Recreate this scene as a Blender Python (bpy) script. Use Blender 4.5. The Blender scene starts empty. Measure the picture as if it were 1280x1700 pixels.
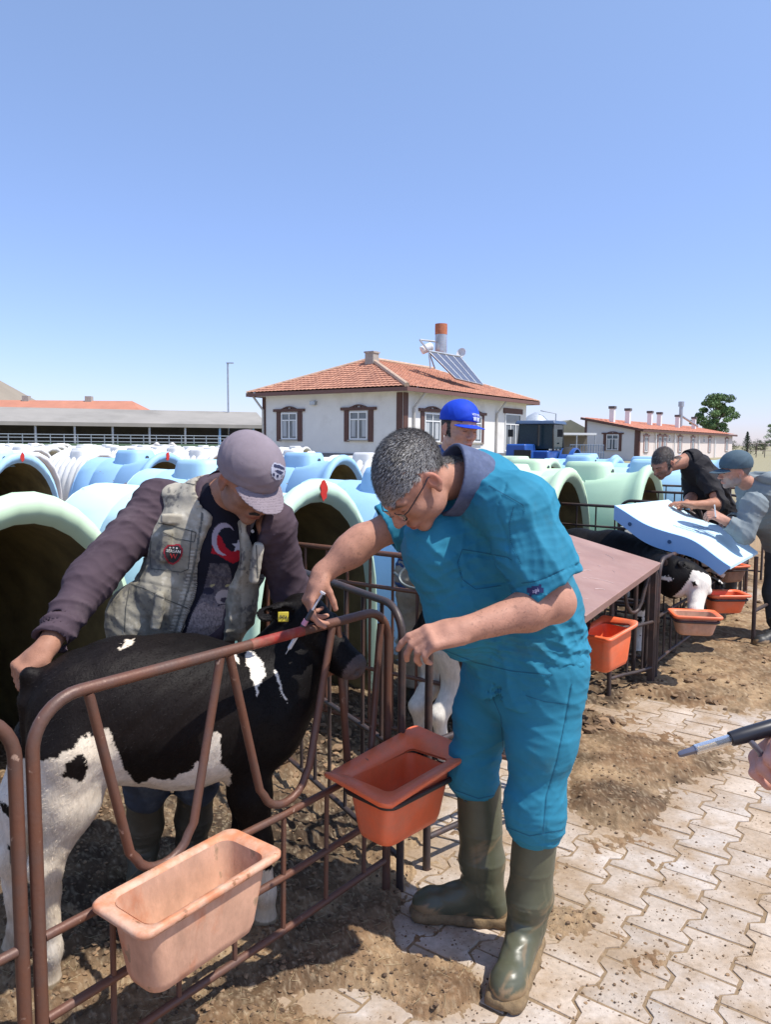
import bpy, math, random
import numpy as np
from mathutils import Vector, Matrix
from mathutils.bvhtree import BVHTree
random.seed(7); RNG = np.random.default_rng(7)
SC = bpy.context.scene; COL = SC.collection
# ------------------------------------------------------------------ camera, sky, sun, exposure
FPX = 1250.0; PITCH = math.atan(115/1250); ROLL = math.radians(0.45); CAMH = 1.55
F = np.array([0, math.cos(PITCH), -math.sin(PITCH)]); R0 = np.array([1., 0, 0]); U0 = np.array([0, math.sin(PITCH), math.cos(PITCH)])
R_ = R0*math.cos(ROLL)+U0*math.sin(ROLL); U_ = U0*math.cos(ROLL)-R0*math.sin(ROLL)
CAMP = np.array([0, 0, CAMH])
cd = bpy.data.cameras.new('camera'); cam = bpy.data.objects.new('camera', cd); COL.objects.link(cam); SC.camera = cam
cd.sensor_fit = 'VERTICAL'; cd.sensor_height = 24; cd.lens = FPX/1700*24; cd.clip_end = 4000; cd.clip_start = .05
M = Matrix.Identity(4)
for i in range(3): M[i][0] = R_[i]; M[i][1] = U_[i]; M[i][2] = -F[i]; M[i][3] = CAMP[i]
cam.matrix_world = M
SC.render.engine = 'CYCLES'
w = bpy.data.worlds.new("World"); SC.world = w; w.use_nodes = True
SUN_EL = math.radians(61); SUN_TH = math.radians(-23)
sky = w.node_tree.nodes.new('ShaderNodeTexSky'); sky.sky_type = 'NISHITA'; sky.sun_disc = False
sky.sun_elevation = SUN_EL; sky.sun_rotation = math.pi/2-SUN_TH; sky.air_density = 1.0; sky.dust_density = .6; sky.ozone_density = 3.0; sky.altitude = 900
bgn = w.node_tree.nodes['Background']; bgn.inputs[1].default_value = .15
wn = w.node_tree.nodes; wl = w.node_tree.links; wt_ = wn.new('ShaderNodeTexCoord'); ws = wn.new('ShaderNodeSeparateXYZ'); wr = wn.new('ShaderNodeValToRGB'); wm = wn.new('ShaderNodeMixRGB'); wm.blend_type = 'MULTIPLY'; wm.inputs[0].default_value = 1
wl.new(wt_.outputs['Generated'], ws.inputs[0]); wl.new(ws.outputs['Z'], wr.inputs[0]); wl.new(sky.outputs[0], wm.inputs[1]); wl.new(wr.outputs[0], wm.inputs[2]); wl.new(wm.outputs[0], bgn.inputs[0])   # clear dry air: a little bluer than the stock sky near the horizon
for i, (q, c) in enumerate(((0., (.66, .62, .84)), (.13, (.82, .78, .95)), (.55, (1.42, 1.27, 1.20)))):
    e = wr.color_ramp.elements[i] if i < 2 else wr.color_ramp.elements.new(q)
    e.position = q; e.color = (*c, 1)
sd_ = bpy.data.lights.new('sun', 'SUN'); sd_.energy = 4.0; sd_.angle = math.radians(.55); sd_.color = (1, .95, .87)
so = bpy.data.objects.new('sun', sd_); COL.objects.link(so)
SV = Vector((math.cos(SUN_EL)*math.cos(SUN_TH), math.cos(SUN_EL)*math.sin(SUN_TH), math.sin(SUN_EL)))
so.rotation_euler = SV.to_track_quat('Z', 'Y').to_euler(); so.location = (8, 0, 12)
SC.view_settings.view_transform = 'Standard'; SC.view_settings.look = 'None'; SC.view_settings.gamma = 1; SC.view_settings.exposure = 0.5
# ------------------------------------------------------------------ layout helpers (photo pixel at a forward distance -> world point)
def V3(a): return np.array(a, float)
def P(px, py, Y):
    d = F+R_*(px-640)/FPX+U_*(850-py)/FPX
    return CAMP+d*(Y/d[1])
def G(px, py, z=0.):
    d = F+R_*(px-640)/FPX+U_*(850-py)/FPX
    return CAMP+d*((z-CAMH)/d[2])
def proj(p):
    q = np.asarray(p, float)-CAMP; dep = q@F
    dep = np.where(np.abs(dep) < 1e-4, 1e-4, dep)
    return 640+FPX*(q@R_)/dep, 850-FPX*(q@U_)/dep
def nrm(v): v = V3(v); return v/np.linalg.norm(v)
UD = np.array([.588, .809, 0]); VD = np.array([-.809, .588, 0]); UANG = math.atan2(.809, .588)
# ------------------------------------------------------------------ noise
def _h(ix, iy, s=0):
    n = (ix.astype(np.int64)*374761393+iy.astype(np.int64)*668265263+s*2147483647) & 0xffffffff
    n = ((n ^ (n >> 13))*1274126177) & 0xffffffff
    return ((n ^ (n >> 16)) & 0xffff)/65535.
def vnoise(x, y, s=0):
    ix = np.floor(x); iy = np.floor(y); fx = x-ix; fy = y-iy; fx = fx*fx*(3-2*fx); fy = fy*fy*(3-2*fy)
    a = _h(ix, iy, s); b = _h(ix+1, iy, s); c = _h(ix, iy+1, s); d = _h(ix+1, iy+1, s)
    return (a*(1-fx)+b*fx)*(1-fy)+(c*(1-fx)+d*fx)*fy
def fbm(x, y, o=4, s=0):
    r = 0; a = .5
    for i in range(o): r = r+a*(vnoise(x, y, s+i)-.5)*2; x = x*2.03; y = y*2.03; a *= .5
    return r
_K = [nrm(RNG.normal(size=3)) for _ in range(24)]; _PH = RNG.uniform(0, 6.28, 24)
def sn(p, f, s=0):
    r = 0
    for i in range(5):
        j = (i+s*5) % 24; r = r+np.sin(p@_K[j]*f*(1+.23*i)+_PH[(j+s) % 24])
    return r/5
def folds(p, d, f, s=0, warp=1.2):   # irregular cloth creases running across direction d
    d = nrm(d); q = p@d*f+warp*sn(p, f*.22, s)*3.2+.8*sn(p, f*.6, s+2); a = (1-np.abs(np.sin(q)))**1.5-.35
    q2 = p@nrm(d+V3(_K[(s*3+1) % 24])*.5)*f*2.1+warp*sn(p, f*.5, s+1)*3.; b = (1-np.abs(np.sin(q2)))**2-.3
    m = np.clip(.55+.9*sn(p, f*.35, s+3), 0, 1); return a*m+.45*b*(1-.5*m)
# ------------------------------------------------------------------ materials
MATS = {}
def mat(name, col, rough=.6, metal=0., var=.12, vs=6., bump=.15, bs=60., attr=False, col2=None, c2=.5, c2s=3., c2w=.1, spec=.5, stretch=None, bd=.004, spots=None, trans=0., coat=0., sheen=0.):
    if name in MATS: return MATS[name]
    m = bpy.data.materials.new(name); m.use_nodes = True; nt = m.node_tree; N = nt.nodes; L = nt.links
    b = N['Principled BSDF']; b.inputs['Roughness'].default_value = rough; b.inputs['Metallic'].default_value = metal
    b.inputs['Specular IOR Level'].default_value = spec
    if trans: b.inputs['Transmission Weight'].default_value = trans
    if coat: b.inputs['Coat Weight'].default_value = coat
    if sheen: b.inputs['Sheen Weight'].default_value = sheen
    tc = N.new('ShaderNodeTexCoord'); co = tc.outputs['Object']
    if stretch:
        mp = N.new('ShaderNodeMapping'); mp.inputs['Scale'].default_value = stretch; L.new(co, mp.inputs[0]); co = mp.outputs[0]
    def noise(sc, det=5, ro=.55):
        n = N.new('ShaderNodeTexNoise'); n.inputs['Scale'].default_value = sc; n.inputs['Detail'].default_value = det; n.inputs['Roughness'].default_value = ro
        L.new(co, n.inputs[0]); return n.outputs[0]
    if attr:
        a = N.new('ShaderNodeAttribute'); a.attribute_name = 'Col'; c = a.outputs['Color']
    else:
        a = N.new('ShaderNodeRGB'); a.outputs[0].default_value = (*col, 1); c = a.outputs[0]
    if col2:
        r = N.new('ShaderNodeValToRGB'); r.color_ramp.elements[0].position = c2-c2w; r.color_ramp.elements[1].position = c2+c2w
        L.new(noise(c2s, 8, .62), r.inputs[0]); mx = N.new('ShaderNodeMixRGB'); L.new(r.outputs[0], mx.inputs[0]); L.new(c, mx.inputs[1]); mx.inputs[2].default_value = (*col2, 1); c = mx.outputs[0]
    if spots:
        r = N.new('ShaderNodeValToRGB'); r.color_ramp.elements[0].position = spots[1]; r.color_ramp.elements[1].position = spots[1]+.05
        L.new(noise(spots[2], 6, .6), r.inputs[0]); mx = N.new('ShaderNodeMixRGB'); L.new(r.outputs[0], mx.inputs[0]); L.new(c, mx.inputs[1]); mx.inputs[2].default_value = (*spots[0], 1); c = mx.outputs[0]
    if var:
        mr = N.new('ShaderNodeMapRange'); mr.inputs[1].default_value = .25; mr.inputs[2].default_value = .75; mr.inputs[3].default_value = 1-var; mr.inputs[4].default_value = 1+var
        L.new(noise(vs, 7, .65), mr.inputs[0]); vm = N.new('ShaderNodeVectorMath'); vm.operation = 'SCALE'; L.new(c, vm.inputs[0]); L.new(mr.outputs[0], vm.inputs['Scale']); c = vm.outputs[0]
        mr2 = N.new('ShaderNodeMapRange'); mr2.inputs[3].default_value = max(rough-.12, .02); mr2.inputs[4].default_value = min(rough+.12, 1)
        L.new(noise(vs*2.3, 5, .6), mr2.inputs[0]); L.new(mr2.outputs[0], b.inputs['Roughness'])
    L.new(c, b.inputs['Base Color'])
    if bump:
        bn = N.new('ShaderNodeBump'); bn.inputs['Strength'].default_value = bump; bn.inputs['Distance'].default_value = bd
        L.new(noise(bs, 6, .6), bn.inputs['Height']); L.new(bn.outputs[0], b.inputs['Normal'])
    MATS[name] = m; return m
# ------------------------------------------------------------------ objects
def tag(o, label=None, cat=None, group=None, kind=None):
    if label: o['label'] = label; (print('LONG', label) if len(label.split()) > 16 else None)
    if cat: o['category'] = cat
    if group: o['group'] = group
    if kind: o['kind'] = kind
    return o
def empty(name, loc, label, cat, group=None, rz=0.):
    o = bpy.data.objects.new(name, None); o.empty_display_size = .1; COL.objects.link(o); o.location = [float(x) for x in loc]; o.rotation_euler = (0, 0, rz)
    return tag(o, label, cat, group)
def rootloc(p):
    v = np.zeros(3)
    while p is not None: v = v+np.array(p.location); p = p.parent
    return v
def mkobj(name, verts, faces, m, parent=None, world=False, smooth=40, col=None, fm=None):
    verts = np.asarray(verts, float).reshape(-1, 3)
    if world and parent is not None: verts = verts-rootloc(parent)
    me = bpy.data.meshes.new(name)
    if isinstance(faces, np.ndarray):
        n, k = faces.shape; me.vertices.add(len(verts)); me.vertices.foreach_set('co', verts.ravel())
        me.loops.add(n*k); me.loops.foreach_set('vertex_index', faces.ravel().astype(np.int32))
        me.polygons.add(n); me.polygons.foreach_set('loop_start', np.arange(0, n*k, k, dtype=np.int32)); me.update(calc_edges=True)
    else: me.from_pydata(verts.tolist(), [], faces)
    for mm in (m if isinstance(m, (list, tuple)) else [m]): me.materials.append(mm)
    if fm is not None: me.polygons.foreach_set('material_index', np.array(fm, np.int32))
    if smooth:
        me.polygons.foreach_set('use_smooth', np.ones(len(me.polygons), bool))
        if smooth < 180: me.set_sharp_from_angle(angle=math.radians(smooth))
    if col is not None:
        a = me.color_attributes.new('Col', 'FLOAT_COLOR', 'POINT'); c4 = np.ones((len(verts), 4)); c4[:, :3] = col; a.data.foreach_set('color', c4.ravel())
    me.validate()
    o = bpy.data.objects.new(name, me); COL.objects.link(o)
    if parent is not None: o.parent = parent
    return o
def copy_tree(o, parent=None):
    c = o.copy(); COL.objects.link(c)
    if parent is not None: c.parent = parent
    for ch in list(o.children):
        copy_tree(ch, c)
    return c
def rz(a): c, s = math.cos(a), math.sin(a); return np.array([[c, -s, 0], [s, c, 0], [0, 0, 1.]])
def frame(x=None, y=None, z=None):   # columns = axes; first given is exact
    if z is not None:
        z = nrm(z); h = V3(y if y is not None else (x if x is not None else (0, 1, 0)))
        if y is not None: xx = nrm(np.cross(h, z)); return np.stack([xx, np.cross(z, xx), z], 1)
        yy = nrm(np.cross(z, h)); return np.stack([np.cross(yy, z), yy, z], 1)
    x = nrm(x); yy = nrm(np.cross(V3((0, 0, 1)), x)) if y is None else nrm(V3(y)-(V3(y)@x)*x); return np.stack([x, yy, np.cross(x, yy)], 1)
class MB:
    def __init__(s): s.v = []; s.f = []; s.n = 0
    def add(s, v, f):
        v = np.asarray(v, float).reshape(-1, 3); s.v.append(v); s.f += [tuple(int(i)+s.n for i in q) for q in f]; s.n += len(v); return s
    def box(s, c, size, R=None, taper=(1, 1)):
        h = V3(size)/2; v = []
        for z in (-1, 1):
            for x, y in ((-1, -1), (1, -1), (1, 1), (-1, 1)):
                t = taper if z > 0 else (1, 1); v.append((x*h[0]*t[0], y*h[1]*t[1], z*h[2]))
        v = np.array(v)
        if R is not None: v = v@np.asarray(R).T
        return s.add(v+V3(c), [(0, 3, 2, 1), (4, 5, 6, 7), (0, 1, 5, 4), (1, 2, 6, 5), (2, 3, 7, 6), (3, 0, 4, 7)])
    def bbox(s, x0, x1, y0, y1, z0, z1): return s.box(((x0+x1)/2, (y0+y1)/2, (z0+z1)/2), (x1-x0, y1-y0, z1-z0))
    def tube(s, pts, r, n=10, closed=False, caps=True):
        pts = np.array(pts, float); m = len(pts); r = np.broadcast_to(np.asarray(r, float), (m,)); up = None; V = []
        for i in range(m):
            a = pts[(i-1) % m if closed else max(i-1, 0)]; b = pts[(i+1) % m if closed else min(i+1, m-1)]; t = nrm(b-a)
            if up is None: up = np.array([0, 0, 1.]) if abs(t[2]) < .9 else np.array([1., 0, 0])
            x = nrm(np.cross(t, up)); up = np.cross(x, t)
            for k in range(n): an = 2*math.pi*k/n; V.append(pts[i]+r[i]*(x*math.cos(an)+up*math.sin(an)))
        Fc = []
        for i in range(m if closed else m-1):
            j = (i+1) % m
            for k in range(n): Fc.append((i*n+k, i*n+(k+1) % n, j*n+(k+1) % n, j*n+k))
        if caps and not closed: Fc += [tuple(range(n-1, -1, -1)), tuple((m-1)*n+k for k in range(n))]
        return s.add(V, Fc)
    def lathe(s, prof, c=(0, 0, 0), n=24, R=None):
        V = []; Fc = []; m = len(prof)
        for r, z in prof:
            for k in range(n): a = 2*math.pi*k/n; V.append((r*math.cos(a), r*math.sin(a), z))
        for i in range(m-1):
            for k in range(n): Fc.append((i*n+k, i*n+(k+1) % n, (i+1)*n+(k+1) % n, (i+1)*n+k))
        Fc += [tuple(range(n-1, -1, -1)), tuple((m-1)*n+k for k in range(n))]
        V = np.array(V)
        if R is not None: V = V@np.asarray(R).T
        return s.add(V+V3(c), Fc)
    def loft(s, rings, cap0=True, cap1=True, closed=True):
        n = len(rings[0]); m = len(rings); V = np.concatenate([np.array(r, float) for r in rings]); Fc = []
        for i in range(m-1):
            for k in range(n if closed else n-1): Fc.append((i*n+k, i*n+(k+1) % n, (i+1)*n+(k+1) % n, (i+1)*n+k))
        if cap0: Fc.append(tuple(range(n-1, -1, -1)))
        if cap1: Fc.append(tuple((m-1)*n+k for k in range(n)))
        return s.add(V, Fc)
    def build(s, name, m, parent=None, world=False, smooth=40, bevel=0, seg=2):
        o = mkobj(name, np.concatenate(s.v), s.f, m, parent, world, smooth)
        if bevel:
            b = o.modifiers.new('bevel', 'BEVEL'); b.width = bevel; b.segments = seg; b.limit_method = 'ANGLE'; b.angle_limit = math.radians(40); b.harden_normals = False
        return o
def arc(c, r, a0, a1, n, ax, ay):
    return [V3(c)+r*(math.cos(a)*V3(ax)+math.sin(a)*V3(ay)) for a in np.linspace(a0, a1, n)]
# ------------------------------------------------------------------ implicit surfaces -> one continuous mesh
class SDF:
    def __init__(s): s.p = []; s.disp = None
    def add(s, f, c, r, k=.02, op=0): s.p.append((f, V3(c), float(r), k, op)); return s
    def cone(s, a, b, ra, rb, k=.02, op=0, fl=None):
        a = V3(a); b = V3(b); ba = b-a; L2 = max(ba@ba, 1e-12)
        if fl is not None: ax = nrm(fl[0]); g = 1-1/fl[1]
        def f(p):
            pa = p-a; h = np.clip(pa@ba/L2, 0, 1); q = pa-h[:, None]*ba
            if fl is not None: q = q-(q@ax)[:, None]*ax*g
            return np.sqrt((q*q).sum(1))-(ra+(rb-ra)*h)
        e = max(ra, rb)*(fl[1] if fl is not None else 1)
        return s.add(f, (a+b)/2, math.sqrt(L2)/2+e, k, op)
    def chain(s, pts, rad, k=.02, fl=None, op=0):
        for i in range(len(pts)-1): s.cone(pts[i], pts[i+1], rad[i], rad[i+1], k, op, fl)
        return s
    def ell(s, c, r, R=None, k=.02, op=0):
        c = V3(c); r = V3(r) if np.ndim(r) else np.array([r, r, r], float); R = None if R is None else np.asarray(R)
        def f(p):
            q = p-c
            if R is not None: q = q@R
            q1 = q/r; k0 = np.sqrt((q1*q1).sum(1)); q2 = q1/r; k1 = np.sqrt((q2*q2).sum(1))+1e-9
            return k0*(k0-1)/k1
        return s.add(f, c, r.max(), k, op)
    def box(s, c, half, R=None, rd=.01, k=.02, op=0):
        c = V3(c); h = V3(half)-rd; R = None if R is None else np.asarray(R)
        def f(p):
            q = p-c
            if R is not None: q = q@R
            q = np.abs(q)-h; return np.sqrt((np.maximum(q, 0)**2).sum(1))+np.minimum(q.max(1), 0)-rd
        return s.add(f, c, np.linalg.norm(half), k, op)
    def cut(s, c, n, k=.004, R=9.):   # keep the side opposite to n (within radius R of c)
        c = V3(c); n = nrm(n)
        def f(p):
            q = p-c; d = q@n
            if R < 9: d = np.where((q*q).sum(1) > R*R, -1., d)
            return d
        return s.add(f, c, R, k, 2)
    def ev(s, p, prims=None):
        d = np.full(len(p), 1e3)
        for f, c, r, k, op in (s.p if prims is None else prims):
            e = f(p)
            if op == 0:
                h = np.maximum(k-np.abs(d-e), 0)/k; d = np.minimum(d, e)-h*h*k*.25
            else:
                if op == 1: e = -e
                h = np.maximum(k-np.abs(d-e), 0)/k; d = np.maximum(d, e)+h*h*k*.25
        return d
    def mesh(s, vox, pad=.012):
        B = 14; U = [q for q in s.p if q[4] == 0]
        lo = np.min([q[1]-q[2] for q in U], 0)-3*vox-pad; hi = np.max([q[1]+q[2] for q in U], 0)+3*vox+pad
        nb = np.ceil((hi-lo)/(vox*B)).astype(int)+1; NX, NY, NZ = nb*B+4
        I = np.stack(np.meshgrid(*[np.arange(n) for n in nb], indexing='ij'), -1).reshape(-1, 3)
        cen = lo+(I+.5)*vox*B; hb = vox*B*.87
        act = np.zeros(len(I), bool)
        for j in range(0, len(I), 20000): act[j:j+20000] = np.abs(s.ev(cen[j:j+20000])) < hb*1.12+pad
        g = np.stack(np.meshgrid(*[np.arange(B+1)]*3, indexing='ij'), -1).reshape(-1, 3)
        pc = np.array([q[1] for q in s.p]); pr = np.array([q[2]+q[3] for q in s.p]); alw = np.array([q[4] == 2 for q in s.p])
        co = np.array([[i, j, k] for i in (0, 1) for j in (0, 1) for k in (0, 1)])
        ed = [(a, b) for a in range(8) for b in range(a+1, 8) if np.abs(co[a]-co[b]).sum() == 1]
        ids = []; vs = []; qs = []
        for b in np.nonzero(act)[0]:
            c0 = cen[b]; near = (np.linalg.norm(pc-c0, axis=1) < pr+hb+pad+.02) | alw
            pl = [s.p[i] for i in np.nonzero(near)[0]]
            if not any(q[4] == 0 for q in pl): continue
            gi = I[b]*B+g; pts = lo+gi*vox; d = s.ev(pts, pl)
            if s.disp is not None:
                nm = np.abs(d) < .022
                if nm.any(): d[nm] = d[nm]-s.disp(pts[nm])
            D = d.reshape(B+1, B+1, B+1); ins = D < 0
            if ins.all() or not ins.any(): continue
            C = np.stack([D[i:i+B, j:j+B, k:k+B] for i, j, k in co], -1).reshape(-1, 8); ci = C < 0; mix = ci.any(1) & ~ci.all(1)
            if not mix.any(): continue
            mi = np.nonzero(mix)[0]; Cm = C[mi]; base = np.stack(np.unravel_index(mi, (B, B, B)), -1)
            acc = np.zeros((len(mi), 3)); cnt = np.zeros(len(mi))
            for a, e in ed:
                va = Cm[:, a]; ve = Cm[:, e]; x = (va < 0) != (ve < 0)
                t = np.where(x, va/np.where(x, va-ve, 1), 0)
                acc += np.where(x[:, None], co[a]+t[:, None]*(co[e]-co[a]), 0); cnt += x
            vp = lo+(I[b]*B+base+acc/cnt[:, None])*vox
            gc = I[b]*B+base+1; ids.append((gc[:, 0]*NY+gc[:, 1])*NZ+gc[:, 2]); vs.append(vp)
            for ax in range(3):
                sl = [slice(0, B)]*3; sl2 = list(sl); sl2[ax] = slice(1, B+1)
                A = ins[tuple(sl)]; E = ins[tuple(sl2)]; x = np.argwhere(A != E)
                if not len(x): continue
                fl = A[tuple(x.T)]; o1 = np.zeros(3, int); o2 = np.zeros(3, int); o1[(ax+1) % 3] = 1; o2[(ax+2) % 3] = 1
                q = x+I[b]*B+1; idd = lambda z: (z[:, 0]*NY+z[:, 1])*NZ+z[:, 2]
                Q = np.stack([idd(q-o1-o2), idd(q-o2), idd(q), idd(q-o1)], 1); Q[~fl] = Q[~fl][:, ::-1]; qs.append(Q)
        ids = np.concatenate(ids); vs = np.concatenate(vs); qs = np.concatenate(qs); o = np.argsort(ids); ids = ids[o]; vs = vs[o]
        k = np.searchsorted(ids, qs); k = np.minimum(k, len(ids)-1); ok = (ids[k] == qs).all(1)
        return vs, k[ok]
def vnormals(v, f):
    n = np.cross(v[f[:, 2]]-v[f[:, 0]], v[f[:, 3]]-v[f[:, 1]]); N = np.zeros_like(v)
    for i in range(4): np.add.at(N, f[:, i], n)
    return N/(np.linalg.norm(N, axis=1)[:, None]+1e-12)
def strands(name, v, f, sel, n, length, width, flow, colf, m, parent, curl=.3, lift=.45, seed=1, droop=0., lvar=.4):
    r = np.random.default_rng(seed); N = vnormals(v, f); fc = v[f].mean(1); ok = sel(fc); f = f[ok]
    if len(f) < 3: print('no faces for', name); return None
    ar = np.linalg.norm(np.cross(v[f[:, 2]]-v[f[:, 0]], v[f[:, 3]]-v[f[:, 1]]), axis=1); i = r.choice(len(f), n, p=ar/ar.sum())
    a = r.random((n, 1)); b = r.random((n, 1)); q = f[i]
    p = (v[q[:, 0]]*(1-a)+v[q[:, 1]]*a)*(1-b)+(v[q[:, 3]]*(1-a)+v[q[:, 2]]*a)*b; nn = N[q].mean(1); nn /= np.linalg.norm(nn, axis=1)[:, None]+1e-9
    d = flow(p, nn); d = d-(d*nn).sum(1)[:, None]*nn; d /= np.linalg.norm(d, axis=1)[:, None]+1e-9
    d = d+curl*r.normal(size=(n, 3)); L = length*(1-lvar*r.random((n, 1)))
    t1 = d+nn*lift; t1 /= np.linalg.norm(t1, axis=1)[:, None]; t2 = d+nn*lift*.2+np.array([0, 0, -droop]); t2 /= np.linalg.norm(t2, axis=1)[:, None]
    sd = np.cross(t1, nn); sd /= np.linalg.norm(sd, axis=1)[:, None]+1e-9; sd = sd*width/2
    p0 = p-nn*.001; p1 = p0+t1*L*.55; p2 = p1+t2*L*.45
    Vv = np.stack([p0-sd, p0+sd, p1+sd*.8, p1-sd*.8, p2], 1).reshape(-1, 3); k = np.arange(n)[:, None]*5
    Fq = np.concatenate([k+np.array([[0, 1, 2]]), k+np.array([[0, 2, 3]]), k+np.array([[3, 2, 4]])]).astype(np.int32)
    c = np.repeat(colf(p, r), 5, axis=0)
    return mkobj(name, Vv, Fq, m, parent, True, 180, c)
def inpoly(x, y, poly):
    c = np.zeros(x.shape, bool); n = len(poly)
    for i in range(n):
        x0, y0 = poly[i]; x1, y1 = poly[(i+1) % n]
        if y0 == y1: continue
        m = ((y0 > y) != (y1 > y)) & (x < (x1-x0)*(y-y0)/(y1-y0)+x0); c ^= m
    return c
def font2d(txt, cx, cy, h, ang=0., bold=0.):
    cu = bpy.data.curves.new('t', 'FONT'); cu.body = txt; cu.align_x = 'CENTER'; cu.align_y = 'CENTER'; cu.size = h*1.35; cu.offset = bold; cu.resolution_u = 2
    o = bpy.data.objects.new('t', cu); COL.objects.link(o); me = bpy.data.meshes.new_from_object(o.evaluated_get(bpy.context.evaluated_depsgraph_get()))
    v = np.array([q.co[:2] for q in me.vertices]); f = [tuple(p.vertices) for p in me.polygons]
    bpy.data.objects.remove(o); bpy.data.curves.remove(cu); bpy.data.meshes.remove(me)
    c, s = math.cos(ang), math.sin(ang); x = v[:, 0]; y = -v[:, 1]
    return np.stack([cx+x*c-y*s, cy+x*s+y*c], 1), f
def grid2d(poly, n):   # fine quad grid clipped to a polygon (photo pixels)
    poly = np.array(poly, float); lo = poly.min(0); hi = poly.max(0); xs = np.linspace(lo[0], hi[0], n); ys = np.linspace(lo[1], hi[1], n)
    Xg, Yg = np.meshgrid(xs, ys); v = np.stack([Xg.ravel(), Yg.ravel()], 1); f = []
    cx = (xs[:-1]+xs[1:])/2; cy = (ys[:-1]+ys[1:])/2; CX, CY = np.meshgrid(cx, cy); ins = inpoly(CX, CY, poly)
    for j, i in np.argwhere(ins): f.append((j*n+i, (j+1)*n+i, (j+1)*n+i+1, j*n+i+1))
    return v, f
def decal(name, v2, f2, m, parent, bvh, off=.002, Yf=2.3, world=True):   # lay a flat piece onto a modelled surface
    out = []; good = []
    for x, y in v2:
        d = Vector(P(x, y, 5.)-CAMP).normalized(); h = bvh.ray_cast(Vector(CAMP), d)
        if h[0] is None: out.append(P(x, y, Yf)); good.append(False)
        else: out.append(np.array(h[0])-np.array(d)*off); good.append(True)
    f2 = [q for q in f2 if all(good[i] for i in q)]
    f2 = [tuple(reversed(q)) for q in f2]
    if not f2: return None
    return mkobj(name, np.array(out), f2, m, parent, world, 180)
def decal_line(name, pts, wd, m, parent, bvh, off=.0015, dash=None, step=2.):
    pts = np.array(pts, float); seg = np.linalg.norm(np.diff(pts, axis=0), axis=1); cum = np.concatenate([[0], np.cumsum(seg)]); n = max(int(cum[-1]/step), 2); s = np.linspace(0, cum[-1], n+1)
    q = np.stack([np.interp(s, cum, pts[:, 0]), np.interp(s, cum, pts[:, 1])], 1); t = np.gradient(q, axis=0); t /= np.linalg.norm(t, axis=1)[:, None]+1e-9; nn = np.stack([-t[:, 1], t[:, 0]], 1)*wd/2
    v = np.concatenate([q-nn, q+nn]); f = [(i, i+1, n+2+i, n+1+i) for i in range(n) if dash is None or i % dash != dash-1]
    return decal(name, v, f, m, parent, bvh, off)
def bvh_of(v, f): return BVHTree.FromPolygons([tuple(x) for x in v], [tuple(int(i) for i in q) for q in f])
# ------------------------------------------------------------------ ground sheet, paving, clods
FA = V3((.02, 2.49, 0)); FN = np.array([.809, -.588, 0])     # front line of the pens and its outward normal
def fdist(x, y): return (x-FA[0])*FN[0]+(y-FA[1])*FN[1]
PAVE = [(700, 1300), (760, 1290), (930, 1180), (1100, 1165), (1280, 1185), (1700, 1230), (3000, 4000), (500, 4000), (460, 1760), (590, 1700), (700, 1690), (790, 1650), (770, 1600), (660, 1585), (640, 1530), (690, 1400), (720, 1330)]
BL = [(1000, 1235, 85, 45, 1.0), (985, 1330, 70, 70, .95), (1130, 1265, 120, 36, 1.35), (1065, 1345, 60, 55, .95), (1010, 1300, 60, 60, .7), (940, 1530, 90, 45, 1.25), (1040, 1590, 80, 30, .7), (720, 1390, 60, 45, .75),
      (740, 1440, 50, 30, .6), (1250, 1210, 60, 16, .3), (960, 1190, 90, 22, .9), (870, 1600, 40, 30, .3), (1150, 1320, 50, 30, .4), (1250, 1480, 20, 14, .3), (900, 1440, 50, 45, .8), (640, 1560, 40, 30, .6), (1090, 1440, 30, 16, .4)]
CL = [(540, 1665, 75, 26, 1.25), (640, 1690, 45, 26, 1.2), (470, 1590, 60, 16, .35), (430, 1640, 30, 20, .5), (60, 1400, 20, 8, .2), (1230, 990, 50, 18, .9), (1130, 1190, 70, 10, .6), (720, 1360, 40, 30, .5)]
def dirt(x, y):
    pts = np.stack([x, y, np.zeros_like(x)], 1); px, py = proj(pts); front = y > .4
    a = 0
    for i in range(7):
        an = i*2.4; rr = 22*math.sqrt(i/7)
        a = a+inpoly(px+rr*math.cos(an)+45*fbm(x*4, y*4, 3, 31), py+.6*rr*math.sin(an)+30*fbm(x*4, y*4, 3, 37), PAVE)
    a = a/7.; back = (y <= .4) & (fdist(x, y) > .1); a = np.where(back, 1., np.where(front, a, 0.))
    t = .75-1.35*a
    for bx, by, rx, ry, wgt in BL: t = t+wgt*np.exp(-(((px-bx)/rx)**2+((py-by)/ry)**2))*front
    for bx, by, rx, ry, wgt in CL: t = t-wgt*np.exp(-(((px-bx)/rx)**2+((py-by)/ry)**2))*front
    return t
def ground_h(x, y, full=True):
    t = dirt(x, y); r = np.hypot(x, y); fd = fdist(x, y)
    n1 = fbm(x*2.2, y*2.2, 3, 1); n2 = fbm(x*9, y*9, 4, 5); n3 = fbm(x*45, y*45, 3, 11); n4 = fbm(x*130, y*130, 2, 17)
    th = np.clip(t+.9*n2+.7*n3+.35*n1, 0, 1.3)
    pen = np.clip(-fd*2+.3, 0, 1)*np.clip((12-r)/3, 0, 1)
    mud = np.clip((t-.2)*1.6, 0, 1)
    lump = np.maximum(n2, -.1)*(.020+.040*pen)+np.maximum(n3, -.15)*(.006+.012*pen)+n4*.0028
    far = np.clip(1-r/30, .0, 1)
    z = -.0027+.0095*np.clip(th*1.2, 0, 1)+.020*np.clip((t-.35)*2.2, 0, 1)+mud*mud*lump*far+(.0022*n3+.0008*n4)+mud*.012*n1*far
    return z, t, th, n1, n2, n3, n4, pen
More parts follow.
